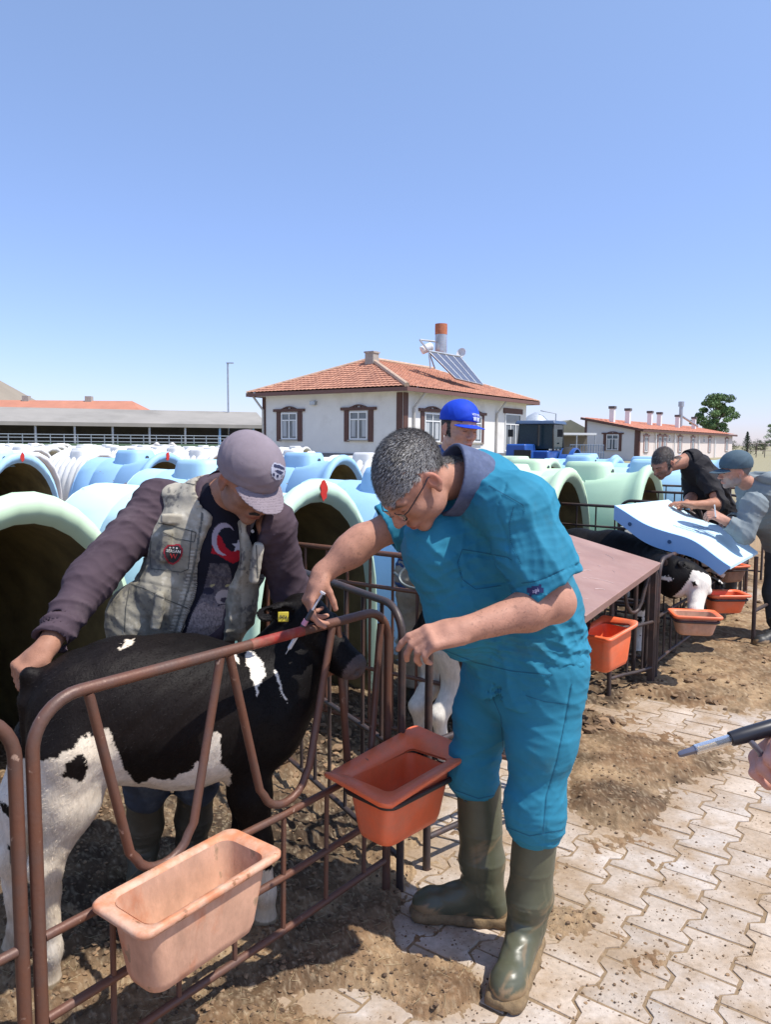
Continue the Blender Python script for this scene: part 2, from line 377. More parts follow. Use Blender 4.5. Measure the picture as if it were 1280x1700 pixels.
fr = np.linspace(-.70, .70, 600); bk = np.linspace(.70, 2*math.pi-.70, 70)[1:-1]; AN = np.concatenate([fr, bk])
RR = np.concatenate([[.25, .5, .8, 1.0], np.exp(np.linspace(math.log(1.15), math.log(12), 560)), np.exp(np.linspace(math.log(12.3), math.log(3200), 60))])
Ag, Rg = np.meshgrid(AN, RR); gx = (Rg*np.sin(Ag)).ravel(); gy = (Rg*np.cos(Ag)).ravel()
gz, gt, gth, g1, g2, g3, g4, gp = ground_h(gx, gy)
na = len(AN); nr = len(RR); kk = np.arange((nr-1)*na).reshape(nr-1, na); k2 = np.roll(kk, -1, axis=1)
GF = np.stack([kk, k2, k2+na, kk+na], -1).reshape(-1, 4)[:, ::-1]
def mixc(a, b, t): t = np.clip(t, 0, 1)[:, None]; return np.asarray(a)*(1-t)+np.asarray(b)*t
tan = np.array([.345, .235, .135]); brn = np.array([.20, .12, .065]); drk = np.array([.060, .040, .026])
gc = mixc(tan, brn, .45+1.3*g2+.9*g1); gc = mixc(gc, drk, (gp*.62+np.clip((3.0-np.abs(gy-4.2))/3, 0, 1)*.50*(gt > .2))+1.1*fbm(gx*5, gy*5, 4, 51)-.18)
gc = mixc(gc, drk, np.clip(-.2-g3*1.2, 0, .8)*(gt > 0)); gc = mixc(gc, [.50, .40, .27], np.clip(g4*1.1-.1, 0, .5))
gc = mixc(gc, [.27, .19, .115], np.clip((.25-gth)*6, 0, 1)); rg = np.hypot(gx, gy); gc = mixc(gc, [.30, .27, .17], np.clip((rg-14)/14, 0, 1))
gm = mat('dirt', (.3, .2, .1), .95, attr=True, var=.30, vs=30, bump=.7, bs=170, bd=.006, spec=.15)
g = mkobj('ground', np.stack([gx, gy, gz], 1), GF, gm, smooth=180, col=gc); tag(g, kind='structure')
ang0 = math.atan2(UD[1], UD[0])
PB = MB(); pc = []; rng = np.random.default_rng(3)
oR = [(-.0955, .0950), (-.066, .0950), (-.036, .0612), (.036, .0612), (.066, .0950), (.0955, .0950)]; out = np.array(oR+[(-a, -b) for a, b in oR])
out = np.array([(a, b) for a, b in oR]+[(a, -b) for a, b in reversed(oR)])
rows = []
for j in range(-12, 48):
    for i in range(-8, 60):
        a = i*.2+(.1 if j % 2 else 0); b = -j*.165
        c = V3((.3, 1.2, 0))+UD*a+VD*b; x, y = c[0], c[1]
        if y < .5 or y > 9 or fdist(x, y) < -.35 or x < -1.2: continue
        px, py = proj(c)
        if px < 250 or px > 1500: continue
        rows.append(c)
for c in rows:
    t = rng.normal(0, .0035, 2); dz = rng.normal(0, .0007); sh = .475+rng.normal(0, .035); tint = rng.normal(0, .012)
    o2 = out+rng.normal(0, .0018, out.shape)
    rings = []
    for sc, z in ((1., -.04), (1., -.004), (.988, -.0008), (.972, 0.)):
        q = o2*[[sc, 1-(1-sc)*1.3]]; rings.append(c+q[:, :1]*UD+q[:, 1:]*VD+np.array([0, 0, 1])*(z+dz+q[:, :1]*t[0]+q[:, 1:]*t[1]))
    n0 = PB.n; PB.loft(rings, cap0=False); vv = PB.v[-1]; cl_ = np.tile([[sh+.02+tint, sh-.05, sh-.115-tint]], (len(vv), 1)); dz_ = np.clip((dirt(vv[:, 0], vv[:, 1])+.55+.5*fbm(vv[:, 0]*20, vv[:, 1]*20, 2, 9))*.9, 0, .75)
    pc += [tuple(q) for q in mixc(cl_, [.30, .21, .125], dz_)]
pm = mat('paver_concrete', (.5, .45, .4), .88, attr=True, var=.2, vs=55, bump=.5, bs=260, bd=.003, col2=(.33, .235, .15), c2=.545, c2s=5., c2w=.12, spots=((.14, .10, .07), .62, 80), spec=.3)
o = mkobj('paving', np.concatenate(PB.v), PB.f, pm, smooth=30, col=np.array(pc)); tag(o, kind='structure')
# loose clods, dung crumbs and straw
def scatter(n, ymax, seed, cond):
    r = np.random.default_rng(seed); res = []
    while len(res) < n:
        px = r.uniform(-20, 1300, 4000); py = r.uniform(1000, 1720, 4000); q = np.array([G(a, b) for a, b in zip(px, py)]); k = cond(q[:, 0], q[:, 1], r)
        res += list(q[k & (q[:, 1] < ymax)])
    return np.array(res[:n])
ico = np.array([(0, 0, 1), (.894, 0, .447), (.276, .851, .447), (-.724, .526, .447), (-.724, -.526, .447), (.276, -.851, .447), (.724, .526, -.447), (-.276, .851, -.447), (-.894, 0, -.447), (-.276, -.851, -.447), (.724, -.526, -.447), (0, 0, -1)])
icf = [(0, 1, 2), (0, 2, 3), (0, 3, 4), (0, 4, 5), (0, 5, 1), (1, 6, 2), (2, 7, 3), (3, 8, 4), (4, 9, 5), (5, 10, 1), (2, 6, 7), (3, 7, 8), (4, 8, 9), (5, 9, 10), (1, 10, 6), (6, 11, 7), (7, 11, 8), (8, 11, 9), (9, 11, 10), (10, 11, 6)]
def clods(name, n, cond, smin, smax, seed, label):
    q = scatter(n, 8, seed, cond); z = ground_h(q[:, 0], q[:, 1])[0]; r = np.random.default_rng(seed+1); m = MB(); cc = []
    for p, zz in zip(q, z):
        s = smin*(smax/smin)**(r.random()**2.2); v = ico*(1+r.normal(0, .27, (12, 1)))*s*np.array([1, r.uniform(.6, 1.3), r.uniform(.35, .7)]); v = v@rz(r.uniform(0, 6)).T
        m.add(v+[p[0], p[1], max(zz, 0 if fdist(p[0], p[1]) > 0 else zz)+s*.3], icf); t = r.random(); cc += [tuple(np.array([.30, .19, .105])*(1-t)+np.array([.08, .05, .03])*t)]*12
    o = mkobj(name, np.concatenate(m.v), m.f, mat('clod', (.2, .12, .07), .95, attr=True, var=.25, vs=60, bump=.6, bs=250), smooth=25, col=np.array(cc)); tag(o, label, 'dirt clods', kind='stuff')
clods('mud_clods', 12000, lambda x, y, r: dirt(x, y) > .25, 0.0015, .009, 21, 'brown crumbs of dried mud and dung lying over the dirt and pen floor')
clods('dung_clumps', 900, lambda x, y, r: (dirt(x, y) > .3) & (y > 3.2) & (r.random(len(x)) < np.clip(.1+1.6*fbm(x*1.7, y*1.7, 2, 77), 0, 1)), .012, .034, 61, 'dark clumps of dung and mud on the trodden dirt before the farther pens')
clods('dung_crumbs', 1300, lambda x, y, r: (dirt(x, y) < .1) & (r.random(len(x)) < .6), .0015, .006, 25, 'small dark crumbs of dirt scattered on the pale paving stones')
q = scatter(750, 6, 31, lambda x, y, r: dirt(x, y) > .1); m = MB(); r = np.random.default_rng(5)
zq = ground_h(q[:, 0], q[:, 1])[0]
for p, z in zip(q, zq):
    a = r.uniform(0, 6.3); L = r.uniform(.012, .055); d = V3((math.cos(a), math.sin(a), r.normal(0, .06))); c = V3((p[0], p[1], z+.003)); b = V3((0, 0, r.uniform(0, .002)))
    m.tube([c-d*L/2, c+b*.5+np.cross(d, [0, 0, 1])*L*.02, c+d*L/2], .0005, 4)
o = m.build('straw_bits', mat('straw', (.40, .32, .18), .7, bump=0)); tag(o, 'thin dry straw stalks strewn over the dirt between pens and paving', 'straw', kind='stuff')
# ------------------------------------------------------------------ calf hutches
def hprof(y, s, H=1.35, W=.485, n=40, wob=0., inner=False):
    r = []
    for i in range(n):
        t = i/(n-1); a = math.pi*(1.18-1.36*t) if False else None
        # inverted U: straight sides then an elliptic top
        L1 = .30; zs = .62
        if t < L1: x, z = -W*(1+.04*(1-t/L1)), zs*H/1.35*t/L1
        elif t > 1-L1: x, z = W*(1+.04*(1-(1-t)/L1)), zs*H/1.35*(1-t)/L1
        else:
            a = math.pi*(1-(t-L1)/(1-2*L1)); x, z = W*math.cos(a), zs*H/1.35+(H-zs*H/1.35)*math.sin(a)
        r.append((x*s, y, z*s))
    return r
def make_hutch(label, mats, vent=True, group=None, lowres=False, H=1.35, W=.485, D=1.75, ribs=0, rimm=None):
    t = empty('calf_hutch', (0, 0, 0), label, 'calf hutch', group); n = 24 if lowres else 44
    sec = [(D+.02, .45), (D, .72), (D-.04, .80), (D-.14, .855)]
    if ribs:
        yy = D-.2
        while yy > .32: sec += [(yy, .90), (yy-.03, .95), (yy-.09, .97), (yy-.15, .95), (yy-.18, .90)]; yy -= .2
    else:
        for yy in (D-.24, D*.66, D*.36): sec += [(yy+.012, .925), (yy, .914), (yy-.012, .929)]
    sec += [(.20, .935), (.12, .95), (.075, .985), (.03, 1.0), (.0, .995), (-.02, .975), (-.025, .95), (-.01, .93), (.03, .905), (.1, .895), (.3, .90), (D-.2, .80)]
    k = [i for i, q in enumerate(sec) if q[0] == .20][0]
    m = MB(); m.loft([hprof(y, s, H, W, n) for y, s in (sec[:k+1] if rimm else sec[:-3])], closed=False, cap0=False, cap1=False)
    m.add(np.array(hprof(D+.02, .45, H, W, n)), [tuple(range(n))]); m.build('shell', mats[0], t, smooth=50)
    if rimm: m = MB(); m.loft([hprof(y, s, H, W, n) for y, s in sec[k:-3]], closed=False, cap0=False, cap1=False); m.build('rim', rimm, t, smooth=50)
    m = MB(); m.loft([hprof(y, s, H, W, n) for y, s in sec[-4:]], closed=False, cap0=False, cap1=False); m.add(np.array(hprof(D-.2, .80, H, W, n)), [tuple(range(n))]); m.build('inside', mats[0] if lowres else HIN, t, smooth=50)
    if vent:
        v = MB(); yc = .66; z0 = H*.90; r = []
        for z, a, b in ((z0-.05, .21, .27), (z0+.10, .185, .235), (z0+.145, .165, .215), (z0+.15, .15, .20)):
            q = []
            for k in range(24):
                an = 2*math.pi*k/24; c, s_ = math.cos(an), math.sin(an); e = 4.5; rr = (abs(c)**e+abs(s_)**e)**(-1/e); q.append((a*rr*c, yc+b*rr*s_, z))
            r.append(q)
        v.loft(r, cap0=False).build('roof_vent', mats[1] if len(mats) > 1 else mats[0], t, smooth=50)
        if not lowres:
            v = MB(); v.tube([(.0, yc-.255, z0+.05), (0, yc-.262, z0+.05)], .028, 14); v.build('vent_plug', mat('dark_plastic', (.05, .06, .07), .5), t)
    return t
def hm(name, c, c2=None):
    if name in MATS: return MATS[name]
    m = _hm(name, c, c2); nt = m.node_tree; N = nt.nodes; L = nt.links; b = N['Principled BSDF']; src = b.inputs['Base Color'].links[0].from_socket    # dung splashed up the shell
    tc = N.new('ShaderNodeTexCoord'); sp = N.new('ShaderNodeSeparateXYZ'); L.new(tc.outputs['Object'], sp.inputs[0]); n = N.new('ShaderNodeTexNoise'); n.inputs['Scale'].default_value = 11; n.inputs['Detail'].default_value = 8; n.inputs['Roughness'].default_value = .7; L.new(tc.outputs['Object'], n.inputs[0])
    ma = N.new('ShaderNodeMath'); ma.operation = 'MULTIPLY_ADD'; L.new(sp.outputs['Z'], ma.inputs[0]); ma.inputs[1].default_value = -.42; L.new(n.outputs[0], ma.inputs[2]); r = N.new('ShaderNodeValToRGB'); r.color_ramp.elements[0].position = .44; r.color_ramp.elements[1].position = .54; L.new(ma.outputs[0], r.inputs[0])
    mx = N.new('ShaderNodeMixRGB'); L.new(r.outputs[0], mx.inputs[0]); L.new(src, mx.inputs[1]); mx.inputs[2].default_value = (.20, .14, .08, 1); L.new(mx.outputs[0], b.inputs['Base Color']); return m
def _hm(name, c, c2=None): return mat(name, c, .58, var=.08, vs=2.2, bump=.10, bs=22, bd=.004, col2=c2 or tuple(x*.8 for x in c), c2=.60, c2s=1.6, c2w=.14, stretch=(1, .5, 1), spots=((.30, .26, .17), .68, 9))
HIN = mat('shaded_grimy_inside', (.19, .165, .075), .8, var=.25, vs=3, bump=.2, bs=20, col2=(.10, .085, .04), c2=.5, c2s=2.5)  # darker olive than the shells: shade inside painted in, mottled with grime
HG = hm('green_plastic', (.56, .73, .50), (.50, .64, .44)); HB = hm('blue_plastic', (.33, .55, .77), (.29, .49, .70)); HA = hm('aqua_plastic', (.58, .80, .80), (.54, .74, .72)); HW = hm('white_plastic', (.70, .70, .68), (.60, .60, .56))
HBL = hm('pale_blue_plastic', (.42, .66, .82), (.36, .58, .74))
# inside of the shells is dim and olive: the dimness is painted into its colour
def put(t, x, y, a=0., sc=(1, 1, 1)): t.location = (x, y, 0); t.rotation_euler = (0, 0, a); t.scale = sc; return t
HR = UANG                        # local +Y (away from the mouth) turns to VD
red = mat('red_spray', (.55, .03, .02), .6, bump=0)
def spray(t, y, seed=0):
    r = np.random.default_rng(seed); m = MB(); n = 18; c = np.array([0, 0]); pts = [(c[0]+(.028+.016*r.random())*math.cos(a)*.7, c[1]+(.045+.02*r.random())*math.sin(a)) for a in np.linspace(0, 6.283, n, endpoint=False)]
    m.loft([[(x, -.026, 1.29+z) for x, z in pts], [(x, -.0295, 1.29+z) for x, z in pts]]); m.build('spray_mark', red, t, smooth=0)
g1 = 'calf hutches in the near row'
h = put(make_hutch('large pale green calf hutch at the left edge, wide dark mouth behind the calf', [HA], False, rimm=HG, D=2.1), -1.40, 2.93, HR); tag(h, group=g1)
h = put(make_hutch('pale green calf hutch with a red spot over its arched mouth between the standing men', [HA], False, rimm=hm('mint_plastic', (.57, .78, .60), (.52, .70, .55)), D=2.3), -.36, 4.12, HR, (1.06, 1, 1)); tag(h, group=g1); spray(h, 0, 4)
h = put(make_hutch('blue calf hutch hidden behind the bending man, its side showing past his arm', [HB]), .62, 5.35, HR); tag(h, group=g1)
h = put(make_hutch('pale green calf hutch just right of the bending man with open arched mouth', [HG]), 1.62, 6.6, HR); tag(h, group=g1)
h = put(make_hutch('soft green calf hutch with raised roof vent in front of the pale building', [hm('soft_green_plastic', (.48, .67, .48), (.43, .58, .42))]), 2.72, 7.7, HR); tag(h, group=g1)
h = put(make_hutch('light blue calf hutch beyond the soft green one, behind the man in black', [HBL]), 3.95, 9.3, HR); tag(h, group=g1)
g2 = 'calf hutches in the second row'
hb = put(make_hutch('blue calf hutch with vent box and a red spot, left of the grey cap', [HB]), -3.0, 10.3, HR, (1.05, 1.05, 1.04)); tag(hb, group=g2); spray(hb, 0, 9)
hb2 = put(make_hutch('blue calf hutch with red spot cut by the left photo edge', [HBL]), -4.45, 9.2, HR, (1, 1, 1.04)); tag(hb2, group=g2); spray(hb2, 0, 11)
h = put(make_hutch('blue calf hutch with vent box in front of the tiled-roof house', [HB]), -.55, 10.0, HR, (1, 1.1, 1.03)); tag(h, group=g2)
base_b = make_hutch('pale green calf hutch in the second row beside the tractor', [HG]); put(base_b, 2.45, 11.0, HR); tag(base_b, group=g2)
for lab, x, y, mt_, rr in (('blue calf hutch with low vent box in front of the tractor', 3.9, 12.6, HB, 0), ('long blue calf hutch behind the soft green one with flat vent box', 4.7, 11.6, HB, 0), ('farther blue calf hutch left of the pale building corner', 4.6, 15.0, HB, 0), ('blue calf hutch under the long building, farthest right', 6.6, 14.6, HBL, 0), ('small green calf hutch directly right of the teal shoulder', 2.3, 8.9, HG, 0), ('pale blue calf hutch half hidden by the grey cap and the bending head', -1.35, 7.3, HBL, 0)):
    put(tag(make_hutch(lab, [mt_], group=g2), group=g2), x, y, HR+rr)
# white hutches: rows far behind
hw = make_hutch('white ribbed calf hutch in the distant field, first of its row', [HW], lowres=True, ribs=1, group='white calf hutches in the distant field'); first = True
r = np.random.default_rng(12); cnt = 0; rc = {}; ORD = ['first', 'second', 'third', 'fourth', 'fifth', 'sixth', 'seventh', 'eighth', 'ninth', 'tenth', 'eleventh', 'twelfth', 'thirteenth', 'fourteenth', 'fifteenth']
for row in range(8):
    for k in range(15):
        base = V3((-3.6, 11.2, 0))+VD*(-1.5+row*4.6)+UD*(k*1.45-3)+r.normal(0, .08, 3)*[1, 1, 0]
        x, y = base[0], base[1]; px, py = proj(V3((x, y, .7)))
        if px < -60 or px > 700 or y < 11 or y > 60: continue
        if px > 520 and y > 20: continue
        o = hw if first else copy_tree(hw); first = False; o['label'] = ('white ribbed calf hutch, '+ORD[rc.setdefault(row, 0)]+' from the left in the '+['nearest', 'second nearest'][row]+' white row' if row < 2 else 'white ribbed calf hutch in the crowded farther rows left of the house')
        put(o, x, y, HR+r.normal(0, .03)+(0 if row % 2 else 0), (1, 1, 1.0+r.normal(0, .01))); cnt += 1; rc[row] = rc.get(row, 0)+1
print('white hutches', cnt)
# ------------------------------------------------------------------ pipe pens
rust = mat('rusty_pipe', (.165, .068, .040), .5, var=.3, vs=9, bump=.25, bs=90, col2=(.10, .055, .042), c2=.5, c2s=9, c2w=.12, spots=((.36, .24, .18), .66, 34), metal=.15)
rustd = mat('dark_pipe', (.055, .04, .038), .5, var=.3, vs=8, bump=.25, bs=80, col2=(.12, .06, .04), c2=.6, c2s=6, spots=((.3, .24, .2), .70, 30), metal=.15)
def lpt(A, B):   # local (s along the panel in metres, z) -> world
    A = V3(A); B = V3(B); L = np.linalg.norm((B-A)[:2]); d = nrm([B[0]-A[0], B[1]-A[1], 0]); return lambda s, z: np.array([A[0]+d[0]*s, A[1]+d[1]*s, z]), L
def bent_frame(L, H, R=.12, z0=0.0):
    p = [(0, z0), (0, H-R)]+[(R-R*math.cos(a), H-R+R*math.sin(a)) for a in np.linspace(.15, math.pi/2, 8)]
    return p+[(L-x, z) for x, z in reversed(p)]
def panel(A, B, H, label, group, kind='bars', m=None, r=.019, nb=8, rails=(.12, .47), mid=None, z0=0., Rb=.11, low=.12):
    m = m or rust; r = r*.76; f, L = lpt(A, B); t = empty('pen_fence', (A[0], A[1], 0), label, 'pen fence', group)
    b = MB(); b.tube([f(s, z) for s, z in bent_frame(L, H, Rb, z0)], r, 12); b.build('frame', m, t, True)
    if kind == 'feed':
        us = [(.13, .50), (.53, .93), (.955, L-.04)] if L > 1.1 else [(.08, L-.08)]
        for a, c in us:
            w_ = c-a; wb = w_*.42; ca = (a+c)/2; zb = .505; rb = wb*.5
            pts = [(a, H-.012), (ca-rb-.015, zb+rb*.9)]+[(ca-rb*math.cos(q), zb+rb*.8-rb*.8*math.sin(q)) for q in np.linspace(.25, math.pi-.25, 9)]+[(ca+rb+.015, zb+rb*.9), (c, H-.012 if c < L-.1 else H-.045)]
            b = MB(); b.tube([f(s, z) for s, z in pts], r*.82, 10); b.build('curved_bar', m, t, True)
        for z in rails: b = MB(); b.tube([f(.012, z), f(L*.3, z+.003), f(L*.6, z-.004), f(L-.012, z)], r*.78, 10); b.build('rail', m, t, True)
        for s in np.linspace(.17, L-.12, nb): b = MB(); b.tube([f(s, low+.004), f(s+.004, rails[-1]-.004)], r*.52, 8); b.build('bar', m, t, True)
    else:
        for z in rails: b = MB(); b.tube([f(.012, z), f(L-.012, z)], r*.78, 10); b.build('rail', m, t, True)
        for i, s in enumerate(np.linspace(L/(nb+1), L-L/(nb+1), nb)): b = MB(); b.tube([f(s, rails[0]+.004), f(s+.003*math.sin(i*3), H-.008)], r*.55, 8); b.build('bar', m, t, True)
    return t
gf = 'front panels of the calf pens'; gs = 'side panels of the calf pens'
A1 = V3((-.742, 1.535, 0)); B1 = V3((.012, 2.475, 0))
fp = panel(A1, B1, 1.0, 'rusty front pen panel with V shaped openings and a red streak, before the calf', gf, 'feed', nb=6, rails=(.12, .285, .475), r=.0190)
f, L = lpt(A1, B1); mm = MB(); mm.tube([f(s, 1.0) for s in np.linspace(.60, .80, 5)], .0151, 14, caps=False); mm.build('paint_streak', mat('red_paint', (.27, .028, .02), .5, var=.35, vs=30, col2=(.25, .12, .08), c2=.56, c2s=16, c2w=.14), fp, True)
C0 = A1-nrm(B1-A1)*.034-FN*.006
panel(C0-nrm(B1-A1)*1.25, C0, 1.0, 'rusty front pen panel cut by the left photo edge, only its bent corner showing', gf, 'feed', r=.0195)
panel(B1+V3((.048, .012, 0)), (-.50, 3.42, 0), 1.0, 'dark side pen panel meeting the near front panel at a doubled post', gs, 'bars', rustd, nb=7, rails=(.12, .5), r=.018)
panel((.74, 3.20, 0), (-.66, 4.16, 0), 1.0, 'brown side pen panel crossing before the green hutch with the red spot', gs, 'bars', rust, nb=11, rails=(.12, .40, .83), r=.018)
panel((-1.0, 1.6, 0), (-1.85, 2.45, 0), 1.0, 'side pen panel at the far left behind the curved pipe', gs, 'bars', rustd, nb=7, rails=(.12, .5))
panel((.16, 2.62, 0), (.68, 3.04, 0), 1.0, 'front pen panel hidden behind the bending man', gf, 'feed', rustd, rails=(.12, .475), nb=5)
fp3 = panel((1.38, 4.50, 0), (1.74, 4.76, 0), .80, 'dark front pen panel under the brown board with the orange bucket', gf, 'feed', rustd, rails=(.12, .42), nb=2)
panel((1.80, 4.88, 0), (2.55, 5.92, 0), .80, 'dark front pen panel under the curved blue sheet, behind the faded bucket', gf, 'feed', rustd, rails=(.12, .42), nb=7)
panel((2.64, 6.05, 0), (3.55, 7.3, 0), .80, 'dark front pen panel at the right edge below the man in the hoodie', gf, 'feed', rustd, rails=(.12, .42), nb=7)
panel((1.66, 4.90, 0), (.50, 5.72, 0), .78, 'dark side pen panel behind the brown board', gs, 'bars', rustd, nb=9, rails=(.12, .5))
panel((1.76, 4.96, 0), (.62, 5.86, 0), .78, 'second dark side pen panel behind the brown board, backing the first', gs, 'bars', rustd, nb=9, rails=(.12, .5))
panel((2.52, 6.0, 0), (1.42, 6.84, 0), 1.02, 'dark rounded side pen panel before the arched mouth right of the teal man', gs, 'bars', rustd, nb=7, rails=(.12, .84), r=.017)
panel((2.62, 6.2, 0), (2.08, 6.66, 0), 1.06, 'short dark pen panel with arched top left of the blue sheet', gs, 'bars', rustd, nb=4, rails=(.12, .84), r=.017)
panel((3.52, 7.35, 0), (2.45, 8.15, 0), 1.06, 'dark side pen panel before the soft green hutch mouth', gs, 'bars', rustd, nb=7, rails=(.12, .84), r=.017)
panel((4.3, 8.5, 0), (3.1, 9.3, 0), 1.06, 'dark side pen panel between the soft green and the light blue hutch', gs, 'bars', rustd, nb=7, rails=(.12, .84), r=.017)
panel((1.50, 6.75, 0), (.95, 6.05, 0), 1.04, 'dark back pen panel right of the shoulder of the man in teal', 'back panels of the calf pens', 'bars', rustd, nb=5, rails=(.12, .84), r=.017)
panel((-3.1, 8.6, 0), (-3.45, 10.2, 0), 1.0, 'small brown pen panel between the two left blue hutches', gs, 'bars', rust, nb=8, rails=(.12, .5))
# ring holder on the side panel of the second pen
rg_ = MB(); c = P(705, 955, 3.35); rg_.tube([c+.115*math.cos(a)*nrm(V3((.9, -.1, .1)))+.06*math.sin(a)*V3((0, .6, .9)) for a in np.linspace(0, 2*math.pi, 28, endpoint=False)], .007, 8, closed=True)
t = empty('bucket_ring', c-V3((0, 0, .02)), 'empty grey metal bucket ring in front of the orange glove', 'bucket ring'); rg_.build('ring', mat('grey_steel', (.12, .14, .14), .4, metal=.5), t, True)
m_ = MB(); m_.tube([c+nrm(V3((.9, -.1, .1)))*-.115, c+V3((-.135, .06, .0))], .007, 8); m_.build('clamp', MATS['grey_steel'], t, True)
# ------------------------------------------------------------------ buckets
def rrect(a, b, rad, z, n=6):
    q = []
    for sx, sy, a0 in ((1, 1, 0), (-1, 1, 90), (-1, -1, 180), (1, -1, 270)):
        for k in range(n): an = math.radians(a0+90*k/(n-1)); q.append((sx*(a-rad)+rad*math.cos(an), sy*(b-rad)+rad*math.sin(an), z))
    return q
def bucket(loc, ang, label, m, mi, hold=None, a=.175, b=.105, h=.185, tilt=0., flare=0., group='feed buckets hung on the pens', slop=True, bent=0., bw=1.):
    t = empty('feed_bucket', loc, label, 'bucket', group, ang); t.rotation_euler[1] = tilt
    A0, B0 = a, b; a, b = a*bw, b*bw
    B = MB(); B.loft([rrect(a*.66, b*.55, .03, -h-.008), rrect(a*.73, b*.66, .035, -h), rrect(a*.77, b*.74, .04, -h+.022), rrect(a*.84, b*.88, .035, -.05), rrect(a*.86, b*.9, .033, -.006), rrect(a*.86, b*.9, .033, -.002)], cap1=False)
    B.loft([rrect(a*.835, b*.87, .033, -.002), rrect(a*.80, b*.82, .035, -.05), rrect(a*.71, b*.68, .04, -h+.03), rrect(a*.64, b*.56, .035, -h+.008)], cap0=False)
    B.build('basin', m, t, smooth=50)
    R = MB(); rings = [rrect(a*.85, b*.89, .033, -.014), rrect(A0*1.0, B0*1.1, .028, -.012), rrect(A0*1.03, B0*1.15, .030, -.006), rrect(A0*1.03, B0*1.15, .03, .003), rrect(A0*1.0, B0*1.1, .03, .008), rrect(a*.88, b*.92, .03, .004), rrect(a*.835, b*.87, .033, -.004)]
    if bent:
        rings = [[(x, y, z+bent*(abs(x)/a)**2*(1 if x > 0 else .35)+.25*bent*math.sin(x*30+y*20)) for x, y, z in q] for q in rings]
    R.loft(rings, cap0=False, cap1=False); R.build('rim', mi, t, smooth=60)
    if slop:
        S = MB(); S.loft([rrect(a*.735, b*.72, .04, -h*.62), rrect(a*.55, b*.5, .03, -h*.62-.006), rrect(a*.2, b*.2, .01, -h*.62-.010)]); S.build('feed_residue', mat('feed_residue', (.24, .13, .04), .5, var=.45, vs=30, bump=.6, bs=90, col2=(.10, .06, .02), c2=.55, c2s=20), t)
    if hold:
        Hm = MB(); q = rrect(a*.90, b*.98, .035, -.034, 8); Hm.tube(q, .0085, 8, closed=True)
        Hm.tube([(-a*.4, b*.97, -.034), (-a*.4, b*1.55, -.034)], .008, 8).tube([(a*.4, b*.97, -.034), (a*.4, b*1.55, -.034)], .008, 8); Hm.build('holder', hold, t, smooth=60)
    return t
fad = mat('faded_orange_plastic', (.58, .33, .22), .7, var=.26, vs=18, bump=.35, bs=70, col2=(.50, .17, .075), c2=.61, c2s=7, c2w=.07, spots=((.33, .21, .13), .60, 17), stretch=(1, 1, .5))
fadr = mat('faded_orange_rim', (.56, .22, .11), .6, var=.24, vs=16, bump=.35, bs=70, col2=(.60, .37, .26), c2=.50, c2s=11, c2w=.08, spots=((.30, .14, .07), .61, 26))
ora = mat('orange_plastic', (.93, .17, .06), .42, var=.15, vs=8, bump=.12, bs=40, col2=(.62, .22, .13), c2=.6, c2s=5, c2w=.16, spots=((.25, .09, .05), .70, 25))
UA = math.atan2(B1[1]-A1[1], B1[0]-A1[0])
bucket((-.455, 1.712, .512), UA+.04, 'faded salmon feed bucket in the foreground, crusted with old feed', fad, fadr, None, a=.208, b=.088, h=.185)
bucket((.052, 2.275, .522), UA-.08, 'bright orange feed bucket with warped rim left of the green boots', ora, ora, mat('black_pipe', (.05, .04, .035), .45, metal=.3), a=.206, b=.120, h=.175, bent=.035, slop=False, bw=.84)
bucket(P(1006, 1048, 4.0)+V3((0, 0, .0)), UANG-.25, 'orange feed bucket under the brown board, right of the teal trousers', ora, ora, None, a=.14, b=.105, h=.19, bent=.03, slop=False, tilt=-.12)
bucket(P(1154, 1019, 4.72), UANG-1.1, 'pale orange feed bucket under the white face of the calf', fad, ora, rustd, a=.145, b=.10, h=.12)
bucket(P(1204, 985, 5.5), UANG-.9, 'deep orange feed bucket behind the pale one at the right', ora, ora, rustd, a=.15, b=.10, h=.13, slop=False)
bucket(P(1213, 938, 6.3), UANG-.6, 'small salmon bucket just below the right corner of the blue sheet', fad, ora, rustd, a=.13, b=.09, h=.13, slop=False)
# ------------------------------------------------------------------ boards laid over the pens
def board4(name, c4, th, m, label, cat):
    c4 = [V3(c) for c in c4]; t = empty(name, (c4[0]+c4[2])/2*[1, 1, 0], label, cat); n = nrm(np.cross(c4[1]-c4[0], c4[3]-c4[0])); n = n if n[2] > 0 else -n
    b = MB(); lo = [c-n*th for c in c4]; b.add(c4+lo, [(0, 1, 2, 3), (7, 6, 5, 4), (0, 4, 5, 1), (1, 5, 6, 2), (2, 6, 7, 3), (3, 7, 4, 0)]); b.build('panel', m, t, True, smooth=0, bevel=.003); return t
c0 = V3((.885, 3.25, .80)); c1 = V3((1.765, 4.76, .80)); c2 = c1+V3((-.80, .43, .22)); c3 = c0+V3((-.80, .43, .22))
bm = mat('brown_plywood', (.30, .175, .145), .6, var=.14, vs=3, bump=.2, bs=50, col2=(.34, .21, .175), c2=.55, c2s=4)
bt = board4('plywood_board', (c0, c1, c2, c3), .045, bm, 'brown plywood board lying aslant over the pen right of the man in teal', 'board')
chalk = mat('chalk', (.55, .43, .40), .9, bump=0); r = np.random.default_rng(8); ch = MB(); nn = nrm(np.cross(c1-c0, c3-c0)); e1 = nrm(c1-c0); e2 = nrm(c3-c0)
